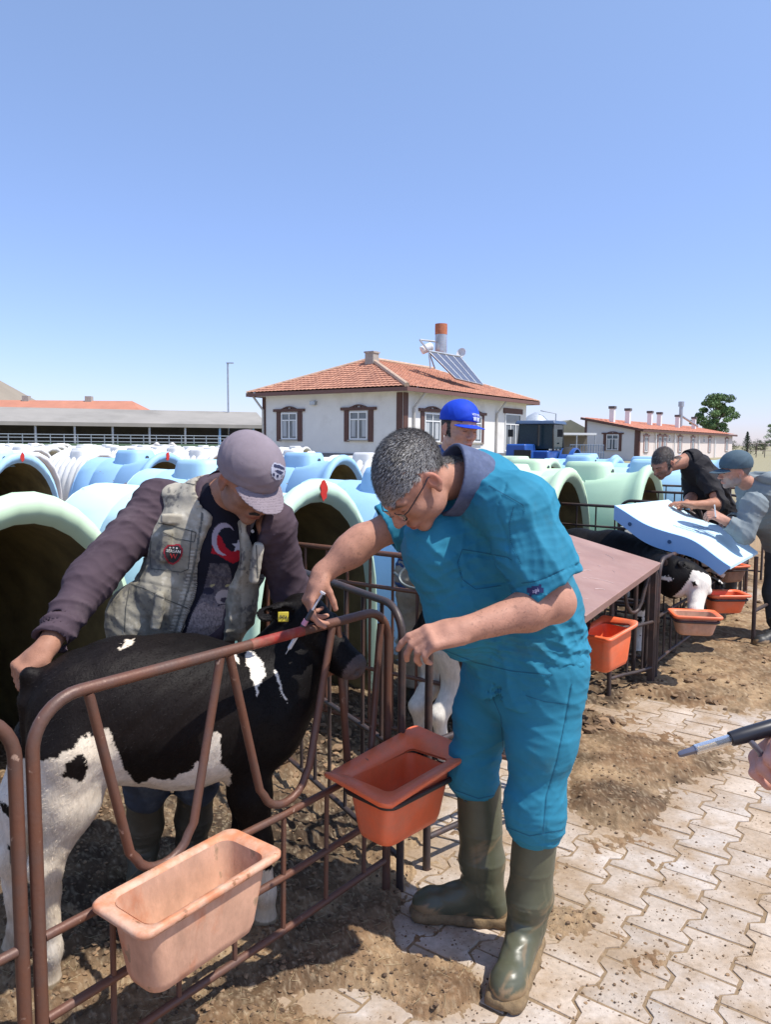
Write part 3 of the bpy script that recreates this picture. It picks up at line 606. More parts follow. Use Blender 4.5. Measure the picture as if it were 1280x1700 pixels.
for k in range(46):
    u, v = (r.uniform(.2, 1.5), r.uniform(.05, .85)); a = r.choice([.0, 1.57, .3, 2.0])+r.normal(0, .15); Lk = r.uniform(.02, .14)
    if k > 30: u = r.uniform(.75, 1.1); v = r.uniform(.2, .5); Lk *= .6
    p0 = c0+e1*u+e2*v+nn*.0015; pts = [p0+(e1*math.cos(a+.6*q)+e2*math.sin(a+.6*q))*Lk*q for q in (0, .5, 1)]; ch.tube(pts, .0011 if k > 18 else .0017, 4)
ch.build('chalk_marks', chalk, bt, True, smooth=0)
for k in range(3):
    r2 = MB(); a = 0
bp = empty('prop_post', c1*[1, 1, 0], 'thin dark steel post holding up the front corner of the brown board', 'post'); m_ = MB(); m_.box(c1*[1, 1, .5]-[.04, .0, 0], (.035, .035, .755), rz(UANG)); m_.build('shaft', rustd, bp, True, bevel=.003)
# curved blue sheet
n1, n2, n3, n4 = V3((1.65, 5.40, 1.115)), V3((2.32, 5.00, .735)), V3((2.86, 5.72, .735)), V3((2.30, 6.10, 1.11))
t = empty('blue_sheet', (n1+n3)/2*[1, 1, 0], 'curved light blue plastic sheet used as a table over the pens at the right', 'plastic sheet'); b = MB()
def sheetpt(s, q, off=0.):   # s: from the high back edge to the low front edge
    z = .046*math.exp(-((s-.70)/.20)**2)-.018*math.exp(-((s-.26)/.16)**2) ; a = n1+(n2-n1)*s; c = n4+(n3-n4)*s; p = a+(c-a)*q; return p+V3((0, 0, z-off))
S = 40; T = 10; vt = [sheetpt(i/S, j/T) for i in range(S+1) for j in range(T+1)]; vb = [p-V3((0, 0, .018)) for p in vt]; N1 = len(vt); fc = []
for i in range(S):
    for j in range(T): a = i*(T+1)+j; fc += [(a, a+T+1, a+T+2, a+1), (N1+a, N1+a+1, N1+a+T+2, N1+a+T+1)]
for i in range(S):
    for j in (0, T): a = i*(T+1)+j; fc.append((a, N1+a, N1+a+T+1, a+T+1) if j == 0 else (a, a+T+1, N1+a+T+1, N1+a))
for j in range(T): a = j; fc.append((a, a+1, N1+a+1, N1+a)); a = S*(T+1)+j; fc.append((a, N1+a, N1+a+1, a+1))
b.add(vt+vb, fc); bsm = mat('sheet_blue', (.56, .77, .88), .4, var=.05, vs=3, bump=.05, bs=20); b.build('top', bsm, t, True, smooth=50)
b = MB(); edge = [sheetpt(i/S, 0) for i in range(S+1)]; nx = nrm(V3((n1-n4)[0:2].tolist()+[0])); vv = []; 
for i, e in enumerate(edge): dp = .10+.03*math.sin(math.pi*min(i/S*1.2, 1)); dp *= 1 if i/S < .93 else max(.12, (1-i/S)/.07); vv += [e+nx*.004, e+nx*.006-V3((0, 0, dp)), e-nx*.012-V3((0, 0, dp)), e-nx*.012]
fc = []
for i in range(S):
    for k in range(4): fc.append((i*4+k, i*4+(k+1) % 4, i*4+4+(k+1) % 4, i*4+4+k))
b.add(vv, fc+[(3, 2, 1, 0), (S*4, S*4+1, S*4+2, S*4+3)]); b.build('side_skirt', mat('sheet_blue_skirt', (.24, .44, .72), .4, var=.05, vs=3, bump=.05), t, True, smooth=50)
for s in (.16, .52):
    i = int(s*S); q = edge[i]+nx*.007-V3((0, 0, .06)); b = MB(); b.tube([q, q+nx*.006], .014, 14); b.build('bolt', mat('bolt_blue', (.03, .09, .2), .4), t, True)
ink = MB(); r = np.random.default_rng(4)
for k in range(5):
    q0 = .30+.10*k; s0 = .38+.03*k; pts = [sheetpt(s0+.34*v, q0*.8+.1+.012*math.sin(v*40+k), -.002) for v in np.linspace(0, r.uniform(.3, .8), 14)]; ink.tube(pts, .0014, 4)
ink.build('pencil_lines', mat('pencil', (.10, .16, .25), .8, bump=0), t, True, smooth=0)
pp = empty('prop_post', n3*[1, 1, 0], 'thin steel post under the right corner of the blue sheet', 'post'); m_ = MB(); m_.tube([n3*[1, 1, 0], n3-V3((.02, .02, .03))], .016, 8); m_.tube([n3*[1, 1, 0]+V3((.0, 0, .28)), n3*[1, 1, 0]+V3((1.3, .9, .55))], .014, 8); m_.build('shaft', rustd, pp, True)

# ------------------------------------------------------------------ house with tiled roof
wallm = mat('white_render', (.72, .70, .67), .9, var=.06, vs=1.5, bump=.15, bs=30, col2=(.60, .57, .53), c2=.62, c2s=.9)
tile = mat('terracotta_tile', (.40, .185, .12), .8, var=.28, vs=7, bump=.3, bs=14, col2=(.55, .27, .17), c2=.5, c2s=2.5, spots=((.20, .12, .09), .66, 4))
brown = mat('dark_brown_trim', (.10, .045, .035), .7, var=.15, bump=.1); glass = mat('window_glass', (.10, .12, .14), .08, var=.3, vs=2, bump=0, spec=.8); pvc = mat('white_pvc', (.75, .75, .74), .4, var=.04, bump=0); cur = mat('curtain', (.42, .44, .46), .8, var=.2, vs=9, bump=.3, bs=25, stretch=(6, 6, .3))
metalg = mat('galvanised', (.42, .44, .46), .4, metal=.7, var=.2, vs=3, bump=.1); concr = mat('concrete', (.36, .33, .29), .9, var=.2, bump=.3, bs=20)
def bxw(m, f, s, z, w, h, d, out, o=0.): e = nrm(f(s+1, z)-f(s, z)); R = np.stack([e, V3(out), V3((0, 0, 1))], 1); m.box(f(s, z)+V3(out)*o, (w, d, h), R); return m
def add_window(parent, f, s, z, w, h, out, trim=True, mull=2, tm=None):
    tm = tm or brown; fr = MB(); o = .03
    for q in (s-w/2+.03, s+w/2-.03): bxw(fr, f, q, z, .06, h, .06, out, o)
    for q in (z-h/2+.03, z+h/2-.03): bxw(fr, f, s, q, w-.12, .06, .06, out, o)
    if mull: bxw(fr, f, s, z+h*.22, w-.12, .055, .05, out, o)
    for k in range(1, mull): bxw(fr, f, s-w/2+w*k/mull, z-h*.13, .06, h*.68, .05, out, o)
    if mull == 2: bxw(fr, f, s, z+h*.36, .05, h*.22, .05, out, o)
    wo = fr.build('window', pvc, parent, True, smooth=0)
    g = MB(); bxw(g, f, s, z, w-.1, h-.1, .012, out, .012); g.build('pane', glass, wo, True, smooth=0)
    if mull == 2 and w > .8:
        g = MB(); bxw(g, f, s-w*.30, z-.1, w*.22, h*.62, .006, out, .020); bxw(g, f, s+w*.30, z-.1, w*.22, h*.62, .006, out, .020); g.build('curtain', cur, wo, True, smooth=0)
    if trim:
        t = MB()
        for q in (s-w/2-.17, s+w/2+.17): bxw(t, f, q, z-.02, .26, h+.14, .05, out, .025)
        bxw(t, f, s, z+h/2+.12, w+.95, .13, .10, out, .05)
        for k in range(-4, 5): bxw(t, f, s+k*w*.10, z+h/2+.22+.10*math.cos(k*.38)-.04, w*.10, .055, .09, out, .045)
        for k in range(-3, 4): bxw(t, f, s+k*w*.12, z+h/2+.20, w*.06, .05+.05*math.cos(k*.45), .05, out, .03) if k % 2 else None
        t.build('window_surround', tm, wo, True, smooth=0)
        t = MB(); bxw(t, f, s, z-h/2-.035, w+.12, .05, .12, out, .06); t.build('sill', concr, wo, True, smooth=0)
    return wo
def zat(py, px, Y): return P(px, py, Y)[2]
cor = V3((.72, 32.4, 0)); ul = nrm(V3((-7.3, 5.0, 0))); ur = nrm(V3((7.8, 11.0, 0))); LL, LR = 8.2, 12.3; EZ = 3.78
ho = empty('house', cor, 'white house with hipped terracotta tile roof and brown window surrounds', 'house')
fl = lambda s, z: cor+ul*s+V3((0, 0, z)); frr = lambda s, z: cor+ur*s+V3((0, 0, z)); nl = nrm(np.cross(V3((0, 0, 1)), ul))*1; nl = nl if nl[1] < 0 else -nl; nrr = nrm(np.cross(V3((0, 0, 1)), ur)); nrr = nrr if nrr[0] > 0 else -nrr
q0, q1, q2, q3 = cor, cor+ul*LL, cor+ul*LL+ur*LR, cor+ur*LR
m = MB(); m.add([*[q+V3((0, 0, 1.05)) for q in (q0, q1, q2, q3)], *[q+V3((0, 0, EZ+.05)) for q in (q0, q1, q2, q3)]], [(0, 1, 5, 4), (1, 2, 6, 5), (2, 3, 7, 6), (3, 0, 4, 7), (4, 5, 6, 7)]); m.build('wall', wallm, ho, True, smooth=0)
m = MB(); qq = [q+d for q, d in zip((q0, q1, q2, q3), ((nl+nrr)*.06, (nl-nrr)*.06, (-nl-nrr)*.06, (nrr-nl)*.06))]; m.add([*[q*[1, 1, 0] for q in qq], *[q*[1, 1, 0]+V3((0, 0, 1.06)) for q in qq]], [(0, 1, 5, 4), (1, 2, 6, 5), (2, 3, 7, 6), (3, 0, 4, 7), (4, 5, 6, 7)]); m.build('plinth', mat('grey_plinth', (.16, .16, .17), .9, var=.15), ho, True, smooth=0)
# roof: four tiled slopes, ridge along ur
ov = .55; e0 = q0+(nl+nrr)*ov; e1 = q1+(nl-nrr)*ov; e2 = q2+(-nl-nrr)*ov; e3 = q3+(-nl+nrr)*ov
wid = LL+2*ov; hgt = 1.68; rg0 = e0+ul*wid/2+ur*wid/2*.80; rg1 = e3+ul*wid/2-ur*wid/2*.80
Zv = lambda p, z: np.array([p[0], p[1], z])
E = [Zv(p, EZ+.12) for p in (e0, e1, e2, e3)]; Rg = [Zv(rg0, EZ+.12+hgt), Zv(rg1, EZ+.12+hgt)]
def tiled(name, a, b, c, d, parent, mt, step=.30, wv=.24):   # eave a-b, top d-c
    m = MB(); a, b, c, d = map(V3, (a, b, c, d)); L = np.linalg.norm(b-a); hh = np.linalg.norm((d+c)/2-(a+b)/2); n = nrm(np.cross(b-a, d-a)); n = n if n[2] > 0 else -n; nr_ = int(hh/step); nc = max(int(L/(wv/4)), 8)
    V = []; rows = []
    for i in range(nr_+1):
        for kk_ in (0, 1):
            t = min((i+kk_)/(nr_+1), 1); pa = a+(d-a)*t; pb = b+(c-b)*t; row = []
            for j in range(nc+1):
                sx = j/nc; p = pa+(pb-pa)*sx; w_ = .028*abs(math.sin(math.pi*((p-a)@nrm(b-a))/wv)); row.append(p+n*(w_+(.035 if kk_ == 0 else .0)))
            rows.append(row)
    V = np.array(rows).reshape(-1, 3); Fc = [(i*(nc+1)+j, i*(nc+1)+j+1, (i+1)*(nc+1)+j+1, (i+1)*(nc+1)+j) for i in range(len(rows)-1) for j in range(nc)]
    return mkobj(name, V, Fc, mt, parent, True, 30)
tiled('roof', E[1], E[0], Rg[0], Rg[0]+V3((-.01, 0, 0)), ho, tile); rf = tiled('roof', E[0], E[3], Rg[1], Rg[0], ho, tile)
tiled('roof', E[2], E[1], Rg[0], Rg[1], ho, tile, .6, .9); tiled('roof', E[3], E[2], Rg[1], Rg[1]+V3((.01, 0, 0)), ho, tile, .6, .9)
m = MB(); m.tube([E[0]+V3((0, 0, .05)), Rg[0]+V3((0, 0, .08))], .11, 8).tube([Rg[0]+V3((0, 0, .06)), Rg[1]+V3((0, 0, .06))], .10, 8).tube([E[1], Rg[0]+V3((0, 0, .05))], .08, 8).tube([Rg[1], E[3]], .08, 8); m.build('ridge_tiles', mat('ridge_tile', (.50, .36, .26), .85, var=.3, vs=6), ho, True)
m = MB()
for a, b in ((E[0], E[1]), (E[0], E[3]), (E[2], E[3]), (E[1], E[2])):
    d = nrm(b-a); m.box((a+b)/2-V3((0, 0, .10)), (np.linalg.norm(b-a)+.02, .05, .17), frame(x=d))
m.build('fascia', mat('brown_fascia', (.16, .075, .06), .6), ho, True, smooth=0)
m = MB(); s0 = [Zv(p, EZ-.02) for p in (e0, e1, e2, e3)]; m.add(s0, [(0, 1, 2, 3)]); m.build('soffit', mat('soffit', (.5, .48, .45), .8), ho, True, smooth=0)
for s in (2.35, 6.45): add_window(ho, fl, s, 2.30, 1.0, 1.25, nl)
for s in (2.35, 6.3): add_window(ho, frr, s, 2.25, 1.35, 1.3, nrr)
fr = add_window(ho, frr, 10.6, 2.15, 1.9, 2.0, nrr, trim=False, mull=3)
m = MB(); bxw(m, frr, 10.6, 3.30, 2.3, .28, .06, nrr, .03); m.build('window_surround', brown, fr, True, smooth=0)
m = MB(); bxw(m, fl, .17, 2.4, .30, 2.6, .04, nl, .02); bxw(m, frr, .17, 2.4, .34, 2.6, .04, nrr, .02); m.build('corner_quoin', brown, ho, True, smooth=0); m = MB(); bxw(m, fl, LL-.12, 2.4, .2, 2.6, .04, nl, .02); m.build('corner_quoin', brown, ho, True, smooth=0)
for f_, s, o_ in ((frr, .75, nrr), (frr, 8.6, nrr), (fl, 8.1, nl)):
    m = MB(); m.tube([f_(s+.3, EZ-.05)+o_*.45, f_(s, EZ-.7)+o_*.08, f_(s, 1.0)+o_*.08], .055, 8); m.build('downpipe', mat('downpipe', (.5, .47, .43), .5), ho, True)
m = MB(); m.box(fl(4.9, 3.35)+nl*.12, (.30, .16, .18), frame(x=ul)); m.build('wall_lamp', metalg, ho, True, bevel=.01)
c = fl(0, 0)+ul*3.55+ur*2.6; m = MB(); m.box((c[0], c[1], 5.15), (.48, .48, 1.3), frame(x=ul)).box((c[0], c[1], 5.84), (.56, .56, .08), frame(x=ul)); m.build('chimney', concr, ho, True, smooth=0)
# solar water heater and dish on the roof
c = P(768, 612, 37.5); sh_ = empty('solar_water_heater', c, 'solar water heater on the house roof with tilted dark panels and upright tank', 'solar heater')
bl, br, tr, tl = P(757, 628, 37), P(803, 639, 38.5), P(764, 592, 38.6), P(712, 583, 37.2)
m = MB()
for k in range(4):
    a, b = k/4+.012, (k+1)/4-.012; A = [bl+(br-bl)*a, bl+(br-bl)*b, tl+(tr-tl)*b, tl+(tr-tl)*a]; n_ = nrm(np.cross(A[1]-A[0], A[3]-A[0])); n_ = n_ if n_[2] > 0 else -n_
    m.add([*A, *[q-n_*.08 for q in A]], [(0, 1, 2, 3), (7, 6, 5, 4), (0, 4, 5, 1), (1, 5, 6, 2), (2, 6, 7, 3), (3, 7, 4, 0)])
m.build('collector', mat('collector_glass', (.10, .12, .18), .32, var=.2, bump=0, spec=.4), sh_, True, smooth=0)
m = MB()
for k in range(5): a = k/4; m.tube([bl+(br-bl)*a, tl+(tr-tl)*a], .022, 6)
m.tube([bl, br], .03, 6).tube([tl, tr], .06, 6)
top = P(697, 564, 37.4); m.tube([tl, top], .05, 6).tube([top, P(722, 567, 38)], .05, 6).tube([tl, P(715, 612, 37.2)], .04, 6).tube([tl, P(722, 612, 37.4)], .04, 6).tube([tr, P(771, 622, 38.7)], .04, 6); m.build('frame', metalg, sh_, True)
c = P(732, 586, 38.2); m = MB(); m.lathe([(.30, 0), (.30, .9), (.29, 1.5), (.27, 1.55)], c-V3((0, 0, .15)), 20); wt = m.build('tank', mat('tank_steel', (.45, .45, .46), .35, metal=.6, var=.3, vs=2, col2=(.45, .15, .08), c2=.6, c2s=1.5), sh_, True)
m = MB(); m.lathe([(.305, 1.05), (.31, 1.35), (.305, 1.57), (.1, 1.6)], c-V3((0, 0, .15)), 20); m.build('rust_band', mat('tank_rust', (.42, .14, .07), .8, var=.3), wt, True)
m = MB(); m.lathe([(.20, -.3), (.21, 0), (.20, .25), (.1, .32)], P(709, 578, 37.6), 14, frame(z=(.8, .2, .4))); m.build('small_tank', pvc, sh_, True)
def dish(c, r, d, label):
    t = empty('satellite_dish', c, label, 'satellite dish'); R = frame(z=d); m = MB(); m.lathe([(.02, 0), (r*.5, r*.07), (r*.85, r*.22), (r, r*.32), (r*.99, r*.34), (r*.84, r*.25), (r*.5, r*.1), (.02, .03)], c, 24, R); m.build('reflector', pvc, t, True)
    m = MB(); m.tube([c, c+V3((0, 0, -.6))-nrm(d)*.1], .03, 6).tube([c-V3((0, 0, r)), c+nrm(d)*r*1.0], .015, 5).box(c+nrm(d)*r, (.08, .08, .12)); m.build('mount', metalg, t, True)
dish(P(767, 587, 39), .27, V3((-.55, -.8, .3)), 'small white satellite dish beside the solar heater on the house roof')
# ------------------------------------------------------------------ long building at the right
k0 = V3((23.4, 70, 0)); up_ = UD; vp_ = VD; Lf = 40.; Ll = 5.2; f1 = lambda s, z: k0+up_*s+V3((0, 0, z)); f2 = lambda s, z: k0+vp_*s+V3((0, 0, z)); o1 = FN; o2 = -UD
lb = empty('long_building', k0, 'long low pinkish building with a sloping orange roof and a row of chimneys', 'building')
pk = mat('cream_render', (.66, .58, .53), .9, var=.05, vs=1, bump=.1); gw = mat('grey_render', (.58, .57, .57), .9, var=.05, vs=1, bump=.1)
m = MB(); m.add([f1(0, 0), f1(Lf, 0), f1(Lf, 2.95), f1(0, 2.95)], [(0, 1, 2, 3)]); m.add([f1(Lf, 0), f1(Lf, 0)+vp_*Ll, f1(Lf, 4.1)+vp_*Ll, f1(Lf, 2.95)], [(0, 1, 2, 3)]); m.build('wall', pk, lb, True, smooth=0)
m = MB(); m.add([f1(0, 0), f1(0, 2.95), f2(Ll, 4.1), f2(Ll, 0)], [(0, 1, 2, 3)]); m.add([f2(Ll, 0), f2(Ll, 4.1), f1(Lf, 4.1)+vp_*Ll, f1(Lf, 0)+vp_*Ll], [(0, 1, 2, 3)]); m.build('end_wall', gw, lb, True, smooth=0)
a = f1(-.4, 2.98)+o1*.5; b_ = f1(Lf+.4, 2.98)+o1*.5; c_ = f1(Lf+.4, 4.15)+vp_*(Ll+.3); d_ = f1(-.4, 4.15)+vp_*(Ll+.3)
tiled('roof', a, b_, c_, d_, lb, mat('orange_tile', (.50, .19, .11), .8, var=.2, vs=2, col2=(.55, .26, .17), c2=.5, c2s=1.2), .5, 1.2)
m = MB()
for p, q in ((a, b_), (a, d_)): m.box((p+q)/2-V3((0, 0, .12)), (np.linalg.norm(q-p), .08, .22), frame(x=nrm(q-p)))
bxw(m, f1, .18, 1.5, .36, 3.0, .06, o1, .03); bxw(m, f2, .18, 1.5, .36, 3.0, .06, o2, .03); bxw(m, f2, Ll-.1, 2.0, .2, 4.0, .06, o2, .03); m.build('trim', brown, lb, True, smooth=0)
add_window(lb, f2, 2.45, 1.75, 1.15, 1.45, o2, mull=2)
for s, w_, h_ in ((2.2, .95, 1.4), (6.6, .9, 1.5), (8.3, .9, 1.5), (14.0, 1.0, 1.5), (19.3, 1.1, 1.5), (27.2, .9, 1.6), (36.5, 1.3, 1.5)): add_window(lb, f1, s, 1.6, w_, h_, o1, mull=2, tm=mat('faded_trim', (.34, .20, .17), .7))
for s in (9.9, 24.3): add_window(lb, f1, s, 2.2, .6, .7, o1, trim=False, mull=1)
for s in (4.9, 11.5, 21.5, 29.5): m = MB(); m.tube([f1(s, 2.7)+o1*.15, f1(s, 0)+o1*.15], .07, 6); m.build('downpipe', pvc, lb, True)
for s, bk_ in ((1.6, .6), (5.4, .55), (13.5, .6), (17.0, .6), (22.5, .5), (30.0, .5)):
    c = f1(s, 0)+vp_*Ll*bk_; z0 = 2.98+1.17*bk_; m = MB(); m.box((c[0], c[1], z0+.55), (.45, .45, 1.5), frame(x=UD)); ch_ = m.build('chimney', pvc, lb, True, smooth=0)
    m = MB(); m.box((c[0], c[1], z0+1.42), (.6, .6, .25), frame(x=UD)); m.build('cowl', mat('dark_cowl', (.10, .09, .09), .7), ch_, True, smooth=0)
c = f1(25.3, 0)+vp_*3; m = MB(); m.tube([c*[1, 1, 0]+V3((0, 0, 3.8)), c*[1, 1, 0]+V3((0, 0, 6.2))], .22, 10).tube([c*[1, 1, 0]+V3((0, 0, 6.2)), c*[1, 1, 0]+V3((0, 0, 6.8))], .34, 10).tube([c*[1, 1, 0]+V3((.2, 0, 5.0)), c*[1, 1, 0]+V3((3.0, 2.2, 3.9))], .14, 8); m.build('flue', metalg, lb, True)
# ------------------------------------------------------------------ barns far left
def quad(m, a, b, c, d): m.add([a, b, c, d], [(0, 1, 2, 3)])
bn = empty('cattle_barn', (-30, 75, 0), 'long low open cattle barn with a grey sheet roof far behind the white hutches', 'barn')
sheet = mat('grey_sheet_roof', (.30, .28, .25), .85, var=.12, vs=.3, col2=(.24, .225, .20), c2=.55, c2s=.2, bump=.1)
rA, rB = V3((-52, 66, 0)), V3((-12.5, 80, 0)); ud = nrm(rB-rA); nb_ = nrm(np.cross(V3((0, 0, 1)), ud)); nb_ = nb_ if nb_[1] < 0 else -nb_; Lb = np.linalg.norm(rB-rA)
m = MB(); quad(m, rA+V3((0, 0, 3.3)), rB+V3((0, 0, 3.3)), rB-nb_*7+V3((0, 0, 4.9)), rA-nb_*7+V3((0, 0, 4.9))); quad(m, rA-nb_*14+V3((0, 0, 3.3)), rA-nb_*7+V3((0, 0, 4.9)), rB-nb_*7+V3((0, 0, 4.9)), rB-nb_*14+V3((0, 0, 3.3))); m.box((rA+rB)/2+V3((0, 0, 3.12)), (Lb, .3, .36), frame(x=ud)); m.build('roof', sheet, bn, True, smooth=0)
m = MB(); m.box((rA+rB)/2-nb_*8+V3((0, 0, 1.6)), (Lb-.3, .2, 3.2), frame(x=ud)); quad(m, rB+V3((0, 0, 0)), rB-nb_*14, rB-nb_*14+V3((0, 0, 3.2)), rB+V3((0, 0, 3.1))); m.build('back_wall', mat('barn_dark', (.09, .085, .08), .9, var=.3, vs=.6), bn, True, smooth=0)
for k in range(12):
    p = rA+ud*(2+k*Lb/12); m = MB(); m.tube([p-nb_*.3, p-nb_*.3+V3((0, 0, 3.1))], .12, 6); m.build('post', mat('post_blue', (.22, .38, .60), .6) if k > 9 else metalg, bn, True)
ob = empty('tiled_barn', (-55, 92, 0), 'far barn with an orange tiled roof behind the grey barn roof', 'barn'); qa, qb = V3((-75, 92, 0)), V3((-29.5, 92, 0)); m = MB()
quad(m, qa+V3((0, 0, 4.6)), qb+V3((0, 0, 4.6)), qb+V3((-3.0, 5, 6.6)), qa+V3((0, 5, 6.6))); quad(m, qb+V3((0, 0, 4.6)), qb+V3((0, 10, 4.6)), qb+V3((-3, 5, 6.6)), qb+V3((-3, 5, 6.61))); m.build('roof', mat('barn_tile', (.45, .19, .12), .85, var=.15, vs=.6), ob, True, smooth=0)
m = MB(); m.box((-52, 97, 2.2), (45, 8, 4.5)); m.build('wall', pk, ob, True, smooth=0)
for x in (-62, -54, -46, -38): m = MB(); m.box((x, 97, 6.8), (.8, .8, .7)); m.build('roof_vent', concr, ob, True, smooth=0)
# green hedge strip, blue rails, cows at the barn
gh = empty('barn_fence', (-25, 62, 0), 'low green mesh fence with blue rails in front of the cattle barn', 'fence'); fa, fb = V3((-42, 55, 0)), V3((-8.5, 66, 0)); dd = nrm(fb-fa); Lf_ = np.linalg.norm(fb-fa)
m = MB(); m.box((fa+fb)/2+V3((0, 0, .75)), (Lf_, .12, 1.1), frame(x=dd)); m.build('mesh_screen', mat('green_screen', (.10, .16, .10), .9, var=.3, vs=1), gh, True, smooth=0)
m = MB()
for z in (1.45, 1.75, 2.0): m.tube([fa+V3((0, 0, z)), fb+V3((0, 0, z))], .035, 5)
for k in range(36): p = fa+dd*(Lf_*k/35); m.tube([p, p+V3((0, 0, 2.05))], .04, 5)
m.build('rails', mat('rail_blue', (.22, .26, .30), .6), gh, True)
def lampp(x, y, h, label): t = empty('lamp_pole', (x, y, 0), label, 'pole'); m = MB(); m.tube([(x, y, 0), (x, y, h)], .10, 8); m.build('shaft', metalg, t, True); m = MB(); m.box((x+.25, y, h+.05), (.8, .25, .12)); m.build('lamp_head', metalg, t, True, smooth=0)
p = G(379, 733.5, 0); lampp(-.2085*85, 85, 10.2, 'tall thin lamp pole left of the house roof')
# hill and far tree line
hx = np.linspace(-900, -300, 60); hy = np.linspace(800, 1500, 24); X, Y = np.meshgrid(hx, hy); H = 118*np.exp(-((X+640)/135)**2)*np.exp(-((Y-1100)/260)**2)*(1+.06*fbm(X/60, Y/60, 3))-4
o = mkobj('hill', np.stack([X.ravel(), Y.ravel(), H.ravel()], 1), [(j*60+i, j*60+i+1, (j+1)*60+i+1, (j+1)*60+i) for j in range(23) for i in range(59)], mat('hill_earth', (.26, .22, .17), .95, var=.12, vs=.02, bump=0), smooth=180); tag(o, kind='structure')
# ------------------------------------------------------------------ trees
leafm = mat('foliage', (.05, .09, .03), .7, attr=True, var=.2, bump=0, spec=.2); bark = mat('bark', (.12, .09, .07), .9)
def tree(name, c, h, wd, label, nleaf=7000, seed=0, conifer=False, col=(.13, .20, .08), group=None, ls=.3):
    r = np.random.default_rng(seed); t = empty(name, c, label, 'tree', group); m = MB(); c = V3(c)
    m.tube([c, c+V3((.02*h, 0, .3*h)), c+V3((0, 0, .8*h))], [.035*h, .025*h, .008*h], 8); cl = []
    n = 40 if not conifer else 34
    for k in range(n):
        if conifer: z = .12+.85*k/n; rr = wd*.5*(1-z)*1.05; a = k*2.4; cl.append((c+V3((rr*.6*math.cos(a), rr*.6*math.sin(a), z*h)), max(rr*.6, .05*wd)))
        else:
            z = r.uniform(.30, .97); prof = math.sin(math.pi*min((z-.15)/.95, 1))**.6; a = r.uniform(0, 6.28); rr = wd*.5*prof*r.uniform(.2, .95); q = c+V3((rr*math.cos(a), rr*math.sin(a), z*h)); cl.append((q, wd*r.uniform(.06, .13)))
        m.tube([c+V3((0, 0, cl[-1][0][2]*.75)), cl[-1][0]], [.012*h, .004*h], 5)
    m.build('trunk', bark, t, True)
    per = nleaf//n; V = []; C = []
    for q, rad in cl:
        d = r.normal(size=(per, 3)); d /= np.linalg.norm(d, axis=1)[:, None]; p = q+d*rad*(r.random((per, 1))**.35)*[1.15, 1.15, .75]
        e1 = r.normal(size=(per, 3)); e1 /= np.linalg.norm(e1, axis=1)[:, None]; e2 = np.cross(e1, r.normal(size=(per, 3))); e2 /= np.linalg.norm(e2, axis=1)[:, None]; s = ls*h/10*(.6+.8*r.random((per, 1)))
        V.append(np.stack([p-e1*s*.5, p+e2*s*.3, p+e1*s*.5, p-e2*s*.3], 1).reshape(-1, 3)); C.append(np.repeat(np.array(col)*(.7+.8*r.random((per, 1)))*(.8+.5*r.random()), 4, axis=0))
    V = np.concatenate(V); mkobj('crown', V, np.arange(len(V)).reshape(-1, 4), leafm, t, True, 0, np.concatenate(C)); return t
tr_ = P(1188, 740, 112); tree('broadleaf_tree', (tr_[0], 112, 0), 8.9, 7.4, 'large rounded green tree behind the right end of the long building', 16000, 3, ls=.30)
tree('conifer_tree', (P(1241, 740, 120)[0], 120, 0), 3.9, 2.5, 'small dark conifer right of the large tree', 2500, 5, True, col=(.03, .055, .03), ls=.3)
tree('broadleaf_tree', (P(1284, 740, 120)[0], 120, 0), 5.0, 3.4, 'tree cut by the right photo edge', 3000, 6, ls=.3)
for k, (px, h_) in enumerate(((1214, 2.6), (1256, 2.2), (1268, 2.8))): tree('bush', (P(px, 740, 140)[0], 140, 0), h_, 4, ('low bush left of the small conifer', 'low bush right of the small conifer', 'taller bush right of the small conifer')[k], 1600, 20+k, ls=.5, col=(.08, .10, .05), group='bushes on the horizon')
fe = empty('wire_fence', (48, 90, 0), 'thin dark fence in the field under the trees at the right', 'fence'); m = MB()
for k in range(26): x = 47+k*1.1; m.tube([(x, 98, 0), (x, 98, 1.9)], .05, 5)
for z in (.9, 1.8): m.tube([(47, 98, z), (76, 98, z)], .035, 5)
m.build('posts_and_wire', rustd, fe, True)
# ------------------------------------------------------------------ tractor
tb = mat('tractor_blue', (.02, .085, .33), .35, var=.08, bump=.03); dk = mat('black_rubber', (.02, .02, .02), .8, bump=.3, bs=30); cg = mat('cab_glass', (.015, .035, .045), .25, var=.1, bump=0, spec=.3)
X0, Y0 = P(898, 740, 31)[0], 31.; t = empty('tractor', (X0, Y0, 0), 'blue tractor with glazed cab parked between the house and the sheds', 'tractor', rz=0)
def TL(m, name, mt, par=None, bevel=0, smooth=40): return m.build(name, mt, par or t, False, smooth, bevel)
m = MB(); m.box((0, 0, 1.15), (1.3, 2.2, .5)).box((-.35, -1.4, 1.35), (.85, 1.3, .65), taper=(.9, .95)); TL(m, 'body', tb, bevel=.06)
m = MB(); m.box((0, -2.27, 1.18), (.66, .04, .5)); TL(m, 'grille', dk)
m = MB()
for x in (-.72, .72):
    for y in (-.7, .75): m.tube([(x, y, 1.4), (x*.92, y*.95, 2.55)], .04, 6)
m.box((0, 0, 1.72), (1.5, .06, .06)); TL(m, 'cab_frame', dk)
m = MB(); m.box((0, 0, 2.62), (1.65, 1.75, .16), taper=(.92, .92)); TL(m, 'cab_roof', mat('cab_roof_blue', (.06, .10, .18), .5), bevel=.04)
m = MB(); m.box((0, -.70, 2.0), (1.36, .02, 1.05)).box((-.70, 0, 2.0), (.02, 1.3, 1.05)).box((.70, 0, 2.0), (.02, 1.3, 1.05)).box((0, .74, 2.0), (1.36, .02, 1.05)); gl = TL(m, 'cab_glass', cg, smooth=0)
